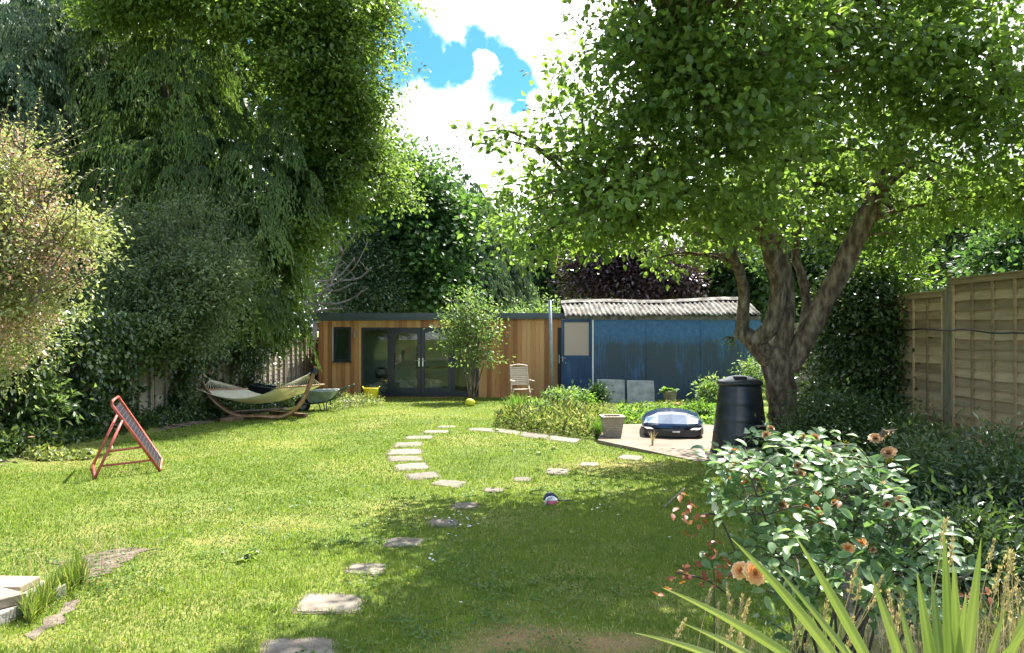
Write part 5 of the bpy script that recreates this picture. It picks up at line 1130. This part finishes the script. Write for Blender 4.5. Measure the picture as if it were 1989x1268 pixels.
for q in fp:
    if proto is None: proto = MB().lathe([(.004,-.024),(.02,-.028),(.032,-.01),(.033,.008),(.022,.026),(.006,.022)], 14).build('apple', M['appleskin'], at, smooth=True); o = proto
    else: o = proto.copy(); C.objects.link(o); o.parent = at
    o.location = q; s_ = random.uniform(.85, 1.25); o.scale = (s_, s_, s_)
# sprout on the stump
q = P(1424, 655, 11.0); 
st_ = [q-TBp+Vector((random.uniform(-.03,.03),0,0)) for _ in range(7)]; shoots('stump_sprouts', at, st_, [a+Vector((random.uniform(-.28,.05), random.uniform(-.1,.1), random.uniform(-.18,.1))) for a in st_], .05, .6, M['fresh'], 7)

# ---------------------------------------------------------------- right border
ir = empty('climbing_shrub', 'tall ivy and leafy climber mass between the apple trunk and the right fence', 'shrub', gb_(1665, 12.6)); q0 = np.array(ir.location)
bl = [(b[0]-q0, b[1]) for b in (B(1660,600,12.5,60,60), B(1690,640,12.3,60,90), B(1640,720,12.4,55,80), B(1700,760,12.2,60,80), B(1620,800,12.3,50,50), B(1640,640,12.8,45,70), B(1690,560,12.6,50,40), B(1660,850,12,70,40), B(1730,700,12.1,30,100))]
crown('foliage', ir, bl, 1500, 26, .17, .085, .6, M['ivy'], up=.6, jit=.3, droop=.2)
mb = MB()
for px in (1630, 1655, 1690, 1715): pts, rr = smooth_path([(P(px+5, 880, 12.5)-Vector(q0)-Vector((0,0,.1)), .03), (P(px, 760, 12.4)-Vector(q0), .025), (P(px+10, 620, 12.5)-Vector(q0), .012)], 5); mb.tube(pts, rr, 6, wob=.2)
mb.build('stems', M['twig'], ir)
bu_ = empty('buddleia', 'arching bright green shrub with long leaves above the right fence', 'shrub', gb_(1745, 12.9)); bv = Vector(bu_.location)
st_, en_ = [], []
for i in range(70):
    a = P(random.uniform(1680,1760), random.uniform(520,580), 12.8+random.uniform(-.5,.5)); e = P(random.uniform(1650,1835), random.uniform(468,560), 12.5+random.uniform(-.8,.8)); st_.append(a-bv); en_.append(e-bv)
shoots('foliage', bu_, st_, en_, .15, .22, M['fresh'], 16); mb = MB()
for a in st_[:16]: mb.tube([Vector((random.uniform(-.1,.1),0,-.1)), a*.6+Vector((0,.1,0)), a], [.018,.013,.006], 6)
mb.build('stems', M['twig'], bu_)
rbp = [(1600,905,.5,.9,'ivy','dark bush right behind the apple trunk base'), (1680,900,.5,.75,'dark_leaf','dark glossy bush below the climber on the right'), (1760,930,.45,.6,'dark_leaf','low dark bush at the foot of the olive toned fence'),
       (1850,990,.5,.6,'grey_leaf','grey green weedy bush in front of the brown fence'), (1930,1060,.45,.65,'ivy','shaded leafy bush at the right edge of the picture'), (1800,1050,.4,.5,'dark_leaf','shaded bush right behind the rose bush'), (1990,1000,.5,.6,'grey_leaf','grey green bush half cut by the right edge'),
       (1545,900,.25,.35,'sapling','small leafy plant at the front foot of the apple trunk'), (1870,1150,.3,.4,'ivy','dark foliage between the rose bush and the sword leaved plant')]
for px, py, r_, h_, mt_, lb in rbp:
    g = G(px, py); bush('bush', lb, 'bush', (min(g.x, 5.3), g.y), r_, h_, 190, 26, .06, .4, M[mt_], group='bushes in the right border', cr=.12, jit=.4)
rb_poly = [tuple(G(*p)[:2]) for p in ((1490,890),(1600,960),(1680,1100),(1760,1268),(2100,1268),(2050,1000),(1800,880),(1600,850))]
cover('undergrowth', 'shaded weeds covering the soil of the right border', scatter(rb_poly, 14000), .06, .4, M['ivy'], .3)
sword_clump('iris_clump', 'green sword leaved plant glowing in front of the olive toned fence', 'plant', G(1745, 905), 40, .75, .035, M['fresh'], .5)
ls = empty('loosestrife', 'yellow flower spikes between the apple trunk and the rose bush', 'flower', (2.75, 6.4, gz(2.75, 6.4))); lv = Vector(ls.location); ps_ = []; mb = MB(); spk = []
for px, py, hh in ((1631,858,.22),(1651,860,.2),(1645,885,.18),(1765,905,.12),(1660,890,.15),(1725,880,.1)):
    q = P(px, py, 6.3+random.uniform(-.2,.2))-lv; mb.tube([(q.x, q.y, 0), q], [.005,.003], 5)
    ps_ = []; spk.append(ps_)
    for _ in range(110): u = random.random(); a = random.random()*6.28; r_ = .032*(1.1-u*.6); ps_.append((q.x+r_*math.cos(a), q.y+r_*math.sin(a), q.z-u*hh+0*u))
mb.build('stems', M['twig'], ls)
for ps_ in spk: k = len(ps_); leaf_obj('flower_spike', ls, np.array(ps_), rng.normal(size=(k,3)), rng.normal(size=(k,3))+[0,0,1], .022, .018, rng.random(k), M['yellow_fl'])

# rose bush
rs = empty('rose_bush', 'rose bush with glossy blue green leaves and peach blooms in the right foreground', 'rose bush', (1.2, 3.1, gz(1.2, 3.1))); rv = Vector(rs.location)
RB = [(1440,920,3.0,55,45), (1520,885,3.15,70,40), (1600,900,3.2,80,50), (1500,960,2.95,90,60), (1600,990,3.0,90,60), (1690,930,3.1,70,50), (1740,960,3.2,55,50), (1720,1020,3.05,70,45), (1480,1040,2.85,60,50), (1600,1070,2.9,90,45), (1700,1090,2.95,80,40), (1400,960,2.95,35,30), (1790,1080,3.1,60,30), (1860,1090,3.2,45,25), (1430,1090,2.85,40,40), (1560,860,3.25,50,20), (1740,1160,3,70,40), (1540,1150,2.95,60,50)]
rbl = [(np.array(P(a, b, Y_)-rv), np.array([x_*Y_/F, .3, y_*Y_/F])) for a, b, Y_, x_, y_ in RB]
def roseleaves(name, blobs, n_, m, Ls=.056, frac=.8):
    c_, d_ = shell_pts(blobs, n_, frac, .3, .8); ps2, As, Ns, vs = [], [], [], []
    for q, dd in zip(c_, d_):
        ax = unit(dd*[1,1,.25]+rng.normal(size=3)*.5+[0,0,-.1]); up_ = unit(np.array([0,-.25,1.])+rng.normal(size=3)*.3); sd2 = np.cross(ax, up_); val = rng.random()
        for off, dr in ((0,0), (-.055,1), (-.055,-1), (-.105,1), (-.105,-1)):
            ps2.append(q+ax*off+sd2*dr*.006); As.append(ax*(1 if dr == 0 else .35)+sd2*dr+rng.normal(size=3)*.12); Ns.append(up_+rng.normal(size=3)*.2); vs.append(val*.6+rng.random()*.4)
    k = len(ps2); return leaf_obj(name, rs, np.array(ps2), np.array(As), np.array(Ns), Ls*(.6+.65*rng.random(k)), Ls*.56, vs, m, TR), c_
o, c = roseleaves('leaves', rbl, 330, M['rose_leaf'], .056)
roseleaves('withered_leaves', [(np.array(P(a, b, Y_)-rv), np.array([.07, .1, .06])) for a, b, Y_ in ((1355,1000,2.9),(1400,1070,2.85),(1415,1090,2.8),(1315,1115,2.9),(1455,950,2.95),(1700,900,3.1),(1660,930,3.1),(1430,905,3.0),(1590,990,2.9),(1360,1140,2.85),(1880,1150,2.9),(1850,1180,2.8))], 30, M['rose_dead'], .036, .3)
mb = MB(); rn = []
for i in range(16):
    q = Vector(c[rng.integers(len(c))]); b0 = Vector((random.uniform(-.15,.2), random.uniform(-.1,.1), -.05)); pts, rr = smooth_path([(b0, .007), (b0.lerp(q, .5)+Vector((0,0,.12)), .005), (q, .003)], 6); mb.tube(pts, rr, 6, wob=.1); rn += pts[4:]
limbs(mb, rn, c[rng.choice(len(c), 150, replace=False)], .005, .0018, 5)
for a in ([(1450,1130),(1400,1010),(1362,1000)], [(1440,1180),(1380,1130),(1316,1112)]):
    pts, rr = smooth_path([(P(x_, y_, 2.9)-rv, .004) for x_, y_ in a], 5); mb.tube(pts, rr, 5)
mb.build('stems', M['barkdark'], rs, smooth=True)
def bloom(name, q, r_, m, layers=6, face=Vector((0,-.6,.8)), par=None):
    face = face.normalized(); ps2, As, Ns, vs = [], [], [], []; s_ = face.orthogonal().normalized(); s2 = face.cross(s_)
    for l in range(layers):
        f_ = (l+.6)/layers; k = 5+l*2
        for i in range(k):
            a = 2*math.pi*i/k+l*.7+random.gauss(0,.12); rad = s_*math.cos(a)+s2*math.sin(a)
            ps2.append(q+rad*r_*.12*f_); As.append(rad*f_*1.1+face*(1.15-f_)); Ns.append(face*f_-rad*(1-f_)*1.2+Vector((random.gauss(0,.1),)*3)); vs.append(.15+.75*f_*random.uniform(.7,1.1))
    k = len(ps2); lay = np.array([.5+.5*v_ for v_ in vs])
    return leaf_obj(name, par or rs, np.array(ps2), np.array(As), np.array(Ns), r_*lay*1.0, r_*.85, np.array(vs), m, TR)
bloom('bloom', P(1465,1113,2.62)-rv, .044, M['rose_bloom'], 7, Vector((.15,-1,.55))); bloom('bloom', P(1438,1108,2.66)-rv, .034, M['rose_bloom'], 6, Vector((-.6,-.6,.6)))
for px, py, Y_ in ((1646,1065,2.85),(1672,1055,2.9)): bloom('bloom', P(px,py,Y_)-rv, .028, M['rose_bloom'], 5, Vector((-.1,-.5,.8)))
for px, py, Y_, r_ in ((1488,845,3.1,.022),(1497,832,3.15,.018),(1582,850,3.15,.024),(1611,880,3.1,.02),(1550,905,3.0,.022),(1518,982,2.9,.026),(1748,972,3.0,.024),(1723,980,3.0,.02),(1700,852,3.15,.03),(1726,880,3.1,.034),(1555,920,2.95,.02),(1695,1068,2.9,.016),(1762,1000,3,.022),(1750,1012,3,.022),(1560,848,3.2,.016)):
    bloom('faded_bloom', P(px,py,Y_)-rv, r_, M['rose_faded'], 4, Vector((random.gauss(0,.4),-.4,.6)))
sdh = []; # seed plume above the roses
st_ = [P(1700,860,3.15)-rv, P(1708,850,3.15)-rv]; shoots('withered_plume', rs, st_, [P(1738,835,3.15)-rv, P(1722,838,3.15)-rv], .02, .4, M['rose_faded'], 16)

# sword leaved plant in the foreground corner
yp = empty('cordyline', 'sword leaved plant with long pale green blades in the bottom right corner', 'plant', (.98, 1.75, gz(.98, 1.75))); yv = Vector(yp.location)
hub = P(1760, 1420, 1.75); Vs, Fs, vv = [], [], []
def sword(tip, Yt, base, Yb, w_, val, sag=.08, tw=0.):
    a = P(base[0], base[1], Yb); e = P(tip[0], tip[1], Yt); mid = a.lerp(e, .55)+Vector((0,0,sag)); K = 14; b0 = len(Vs); c_ = (e-a).normalized()
    side = c_.cross(Vector((tw, 1, .15))).normalized(); nn = side.cross(c_)
    for j in range(K+1):
        u = j/K; q = a*(1-u)**2+mid*2*u*(1-u)+e*u*u; ww = w_*.5*(1-max(0, (u-.45)/.55)**1.7)*(.75+.25*min(1, u*3))+.0005
        for k2, h_, dv_ in ((-1, 0, .2), (-.55, .2, -.14), (-.12, .4, -.02), (.12, .4, .2), (.6, .17, -.1), (1, .0, .15)): Vs.append(q+side*ww*k2*.68-nn*ww*h_-yv); vv.append(min(1, max(0, val-.12+dv_+.12*math.sin(u*7+val*20)+(.45 if u > .95 else 0))))
    for j in range(K):
        for k2 in range(5): Fs.append((b0+6*j+k2, b0+6*j+k2+1, b0+6*j+k2+7, b0+6*j+k2+6))
for tip, Yt, base, w_, val, sg, tw in (((1232,1228),1.55,(1650,1420),.03,.75,.06,.0), ((1285,1140),1.6,(1700,1400),.032,.72,.05,.1), ((1322,1208),1.75,(1640,1400),.028,.78,.04,0), ((1420,1045),1.6,(1720,1420),.034,.6,.05,.1), ((1500,1095),1.85,(1760,1430),.024,.55,.03,.1),
        ((1545,1042),1.65,(1760,1430),.034,.62,.03,.15), ((1690,1112),1.75,(1790,1420),.034,.5,.02,.1), ((1575,1222),1.7,(1700,1420),.022,.75,.01,0), ((1745,1165),1.8,(1800,1400),.026,.5,.01,.3), ((1780,1110),1.7,(1830,1420),.036,.4,0,.2), ((1808,1110),1.85,(1840,1420),.03,.35,0,.5),
        ((1832,1020),1.7,(1850,1420),.036,.35,0,.0), ((1856,1100),1.8,(1850,1420),.034,.3,0,.3), ((1850,1090),1.6,(1870,1420),.034,.4,0,.4), ((1905,1045),1.65,(1860,1420),.038,.55,.0,.1), ((1952,1180),1.7,(1880,1420),.03,.5,.02,0), ((2020,1170),1.6,(1900,1400),.03,.5,.03,0), ((1990,1235),1.5,(1850,1400),.03,.6,.04,0), ((2080,1010),1.7,(1900,1420),.034,.5,.03,0), ((1640,1250),1.6,(1760,1420),.03,.7,.0,0),
        ((1730,1215),1.5,(1800,1430),.03,.45,.0,.2), ((1875,1150),1.55,(1850,1430),.034,.4,0,.2), ((1600,1330),1.5,(1740,1450),.03,.6,0,0), ((2060,1290),1.5,(1860,1430),.03,.6,.02,0)):
    sword(tip, Yt, base, 1.75, w_, val, sg, tw)
Yb = 1.75
np_mesh('leaves', [tuple(v_) for v_ in Vs], Fs, M['sword'], yp, vv)
q = P(1790, 1440, 1.75)-yv; MB().tube([(0,0,-.05), q*.5, q, q+Vector((0,0,.08))], [.04,.04,.05,.02], 10, wob=.2).build('trunk', M['bark'], yp)
# dry flowering grasses
def dry(label, spots, group='dry seeding grasses in the right foreground'):
    t = empty('seeding_grass', label, 'grass clump', (spots[0][0], spots[0][1], gz(*spots[0][:2])), 0, group); tv = Vector(t.location); mb = MB(); ps2, As = [], []
    for x_, y_, h_, lx, ly in spots:
        b0 = Vector((x_, y_, gz(x_, y_))); e = b0+Vector((lx, ly, h_)); mid = b0.lerp(e, .5)+Vector((-lx*.2, 0, h_*.08)); pts, rr = smooth_path([(b0-tv, .0022), (mid-tv, .0018), (e-tv, .0012)], 5); mb.tube(pts, rr, 4, .7)
        dv = (pts[-1]-pts[-3]).normalized(); hl = random.uniform(.06, .1)
        for _ in range(60): u = random.random(); ps2.append(pts[-1]+dv*(u-.6)*hl+Vector((random.gauss(0,.0035), random.gauss(0,.0035), 0))*(1.3-u)); As.append(dv*1.2+Vector((random.gauss(0,.4), random.gauss(0,.4), random.gauss(0,.3))))
    mb.build('stalks', M['straw'], t); k = len(ps2); leaf_obj('seed_heads', t, np.array(ps2), np.array(As), rng.normal(size=(k,3)), .013, .005, .3+.7*rng.random(k), M['straw'])
def spots_px(lst, Y0, Y1):
    out = []
    for px, py in lst:
        Y_ = random.uniform(Y0, Y1); q = P(px, py, Y_); lx = random.gauss(.05, .06); out.append((q.x-lx, Y_, q.z-gz(q.x, Y_), lx, random.gauss(0, .04)))
    return out
dry('dry seeding grass below the peach rose, left of the long blades', spots_px([(1405,1165),(1418,1160),(1430,1165),(1440,1175),(1385,1170),(1400,1200),(1440,1210),(1320,1215),(1450,1225),(1432,1245),(1412,1215)], 2.3, 2.7))
dry('dry seeding grass rising between the long blades below the rose bush', spots_px([(1655,1115),(1662,1140),(1702,1130),(1695,1160),(1720,1165),(1745,1170),(1605,1180),(1650,1220),(1560,1195),(1552,1225),(1730,1190),(1745,1215),(1570,1240)], 2.2, 2.7))
dry('dry seeding grass beside the upright blades at the right edge', spots_px([(1828,1025),(1832,1060),(1910,1065),(1942,1075),(1978,1100),(1960,1170),(1975,1130),(1985,1150),(1950,1150),(1930,1120),(1990,1190),(1965,1210),(1900,1160),(1985,1230)], 1.9, 2.5))
def strawtuft(poly, n_, h, m, label, name='long_grass', Yw=.0035, cat=None):
    p2 = scatter(poly, n_); V, Fc, v = blades(p2[:, 0], p2[:, 1], h*(.5+.8*rng.random(n_)), Yw*(.6+.8*rng.random(n_)), rng.random(n_), .55); tag(np_mesh(name, V, Fc, m, None, v), label, kind='stuff')
def blades(x, y, h, w_, val, lean_=.35):
    n_ = len(x); z = gzv(x, y)-.004; a = rng.uniform(0, 2*math.pi, n_); s_ = a+1.57; ln = h*lean_*np.abs(rng.normal(size=n_))
    dx_, dy_ = np.cos(a)*ln, np.sin(a)*ln; sx_, sy_ = np.cos(s_)*w_*.5, np.sin(s_)*w_*.5; hz = np.sqrt(np.maximum(h*h-ln*ln*.7, (h*.25)**2))
    V = np.stack([np.stack([x-sx_, y-sy_, z],1), np.stack([x+sx_, y+sy_, z],1), np.stack([x+sx_*.8+dx_*.35, y+sy_*.8+dy_*.35, z+hz*.6],1), np.stack([x-sx_*.8+dx_*.35, y-sy_*.8+dy_*.35, z+hz*.6],1), np.stack([x+dx_, y+dy_, z+hz],1)], 1)
    i = np.arange(n_)[:, None]*5; F1 = np.concatenate([i+[0,1,2], i+[0,2,3], i+[3,2,4]], 0); return V.reshape(-1,3), F1, np.repeat(np.clip(val,0,1), 5)
strawtuft([(.5,2.4),(.9,3.4),(3.6,4.6),(4.2,2.5),(1.5,1.6),(.7,1.8)], 7000, .26, M['straw'], 'tangle of dry straw coloured grass under the rose bush')
strawtuft([(.45,2.2),(.8,3.6),(3.6,5),(4.2,2.5),(1.5,1.6),(.6,1.7)], 9000, .2, M['weed'], 'green and yellow weeds under the rose bush')
st2 = [tuple(G(*p)[:2]) for p in ((60,1215),(110,1165),(168,1135),(160,1110),(140,1115),(120,1140),(85,1165),(40,1200))]
strawtuft(st2, 1900, .15, M['grass'], 'long green grass growing round the pale step block', Yw=.006)
strawtuft([tuple(G(*p)[:2]) for p in ((1,1120),(160,1150),(330,1080),(200,1060),(60,1100))], 120, .2, M['straw'], 'long straw stalks beside the bare soil patch', Yw=.003)

# ---------------------------------------------------------------- lawn blades
def vnoise(x, y, s_, seed):
    g = np.random.default_rng(seed).random((256, 256)); X = x/s_; Y = y/s_; xi = np.floor(X).astype(int); yi = np.floor(Y).astype(int); fx = X-xi; fy = Y-yi; fx = fx*fx*(3-2*fx); fy = fy*fy*(3-2*fy)
    a = g[xi % 256, yi % 256]; b = g[(xi+1) % 256, yi % 256]; c_ = g[xi % 256, (yi+1) % 256]; d_ = g[(xi+1) % 256, (yi+1) % 256]; return (a*(1-fx)+b*fx)*(1-fy)+(c_*(1-fx)+d_*fx)*fy
N = 620000
u = rng.random(N); Y0, Y1 = 3.0, 23.4; y = (Y0**.45+(Y1**.45-Y0**.45)*u)**(1/.45); x = y*rng.uniform(-.72, .72, N)+rng.normal(size=N)*.05
k = (x > -7.2) & (x < 5.9); x, y = x[k], y[k]
for pl in avoid+[bed]: 
    k = ~inpoly(x, y, pl); x, y = x[k], y[k]
for i, pl in enumerate(soil_polys):
    k = ~(inpoly(x, y, pl) & (rng.random(len(x)) < (.93 if i < 2 else .97))); x, y = x[k], y[k]
office = (y > 23.05); x, y = x[~office], y[~office]
n1, n2_, n3_, n4 = vnoise(x, y, 1.3, 1), vnoise(x, y, .35, 2), vnoise(x, y, .11, 3), vnoise(x, y, 3.1, 4)
def patch(px, py, rx, ry):
    g = G(px, py); gx = G(px+rx, py).x-g.x; gy = G(px, py-ry).y-g.y; return np.exp(-(((x-g.x)/gx)**2+((y-g.y)/gy)**2))
dryp = 1.3*patch(1010,1236,110,24)+1.2*patch(1180,1250,120,22)+patch(900,1262,90,12)+.45*patch(560,1020,130,14)+.4*patch(430,1050,80,12)+.5*patch(1180,905,150,10)+.55*patch(150,890,160,12)+.4*patch(300,1250,200,20)+.45*patch(560,860,60,8)+.35*patch(1290,1180,90,20)+.45*patch(820,800,150,10)+.5*patch(1000,1180,50,10)+.6*patch(60,1240,80,20)
dens = .62+.5*n2_+.2*n1-.55*np.clip(dryp, 0, 1)*(.4+n2_); k = rng.random(len(x)) < dens
x, y, n1, n2_, n3_, n4, dryp = (q[k] for q in (x, y, n1, n2_, n3_, n4, dryp))
val = .4*n1+.46*n2_+.2*n4+.25*(rng.random(len(x))-.5)+.5*dryp*(.5+n3_)-.08
val = np.where(rng.random(len(x)) < .035+.5*np.clip(dryp, 0, 1), .9+.1*rng.random(len(x)), np.clip(val, 0, .82))
h = (.014+.015*n2_+.011*n3_*n1)*(.7+.6*rng.random(len(x)))*(1+y*.012)*(1-.45*np.clip(dryp, 0, 1)); tall_ = rng.random(len(x)) < .006; h = np.where(tall_, h*2.3, h); tf = vnoise(x, y, .24, 11) > .87; h = np.where(tf, h*1.5, h); val = np.where(tf & (val < .82), val*.7, val)
V, Fc, v = blades(x, y, h, .0034+.0006*y, val, .8); tag(np_mesh('grass', V, Fc, M['grass'], None, v), 'short mown lawn grass with dry yellow patches', kind='stuff')
# clover / broad lawn weeds
kx = rng.random(2600); yy = 3.2+15*kx**1.5; xx = yy*rng.uniform(-.7, .3, 2600); nn_ = vnoise(xx, yy, .8, 9); g = (nn_ > .6) & (xx > -6); xx, yy = xx[g], yy[g]; n_ = len(xx)
xx = np.repeat(xx, 6)+rng.normal(size=n_*6)*.05; yy = np.repeat(yy, 6)+rng.normal(size=n_*6)*.05; pz_ = gzv(xx, yy)+.02+.02*rng.random(n_*6)
cv = ~inpoly(xx, yy, patio_poly); xx, yy, pz_ = xx[cv], yy[cv], pz_[cv]; n_ = len(xx)
tag(leaf_obj('clover', None, np.stack([xx, yy, pz_], 1), rng.normal(size=(n_,3))*[1,1,.15], rng.normal(size=(n_,3))*.25+[0,0,1], .024, .02, rng.random(n_)*.7, M['fresh'], TR), 'clover and broad leaved weeds scattered through the lawn', kind='stuff')
# daisies
proto = None
spots = [(random.gauss(880,45), random.gauss(1030,12)) for _ in range(20)]+[(835,1098),(845,1104),(838,1090),(841,1101),(1150,1000),(1160,997),(1170,1004),(1185,995),(1200,1010),(895,1186),(725,1130),(1165,990),(1035,960),(1290,960),(1300,1055),(500,1085)]
for px, py in spots:
    g = G(px, py)
    if proto is None:
        mb = MB(); mb.lathe([(.002,.0),(.009,.001),(.010,.003),(.004,.005)], 9); proto = mb.build('daisy', M['white']); o = proto
    else: o = proto.copy(); C.objects.link(o)
    o.location = g+Vector((0,0,.05)); o.rotation_euler = (random.uniform(-.4,.4), random.uniform(-.4,.4), 0); tag(o, 'tiny white daisy head in the lawn grass', 'daisy', 'daisies in the lawn')
g = G(477, 1088); t = empty('dock_weed', 'dark broad leaved weed rosette in the sunny lawn left of the stepping stones', 'plant', g); k = 22; a = rng.uniform(0,6.28,k); leaf_obj('leaves', t, np.tile([0,0,.01],(k,1))+rng.normal(size=(k,3))*.02, np.stack([np.cos(a),np.sin(a),.15+.3*rng.random(k)],1), np.tile([0,0,1.],(k,1))+rng.normal(size=(k,3))*.2, .085, .03, rng.random(k), M['beech'], TR)
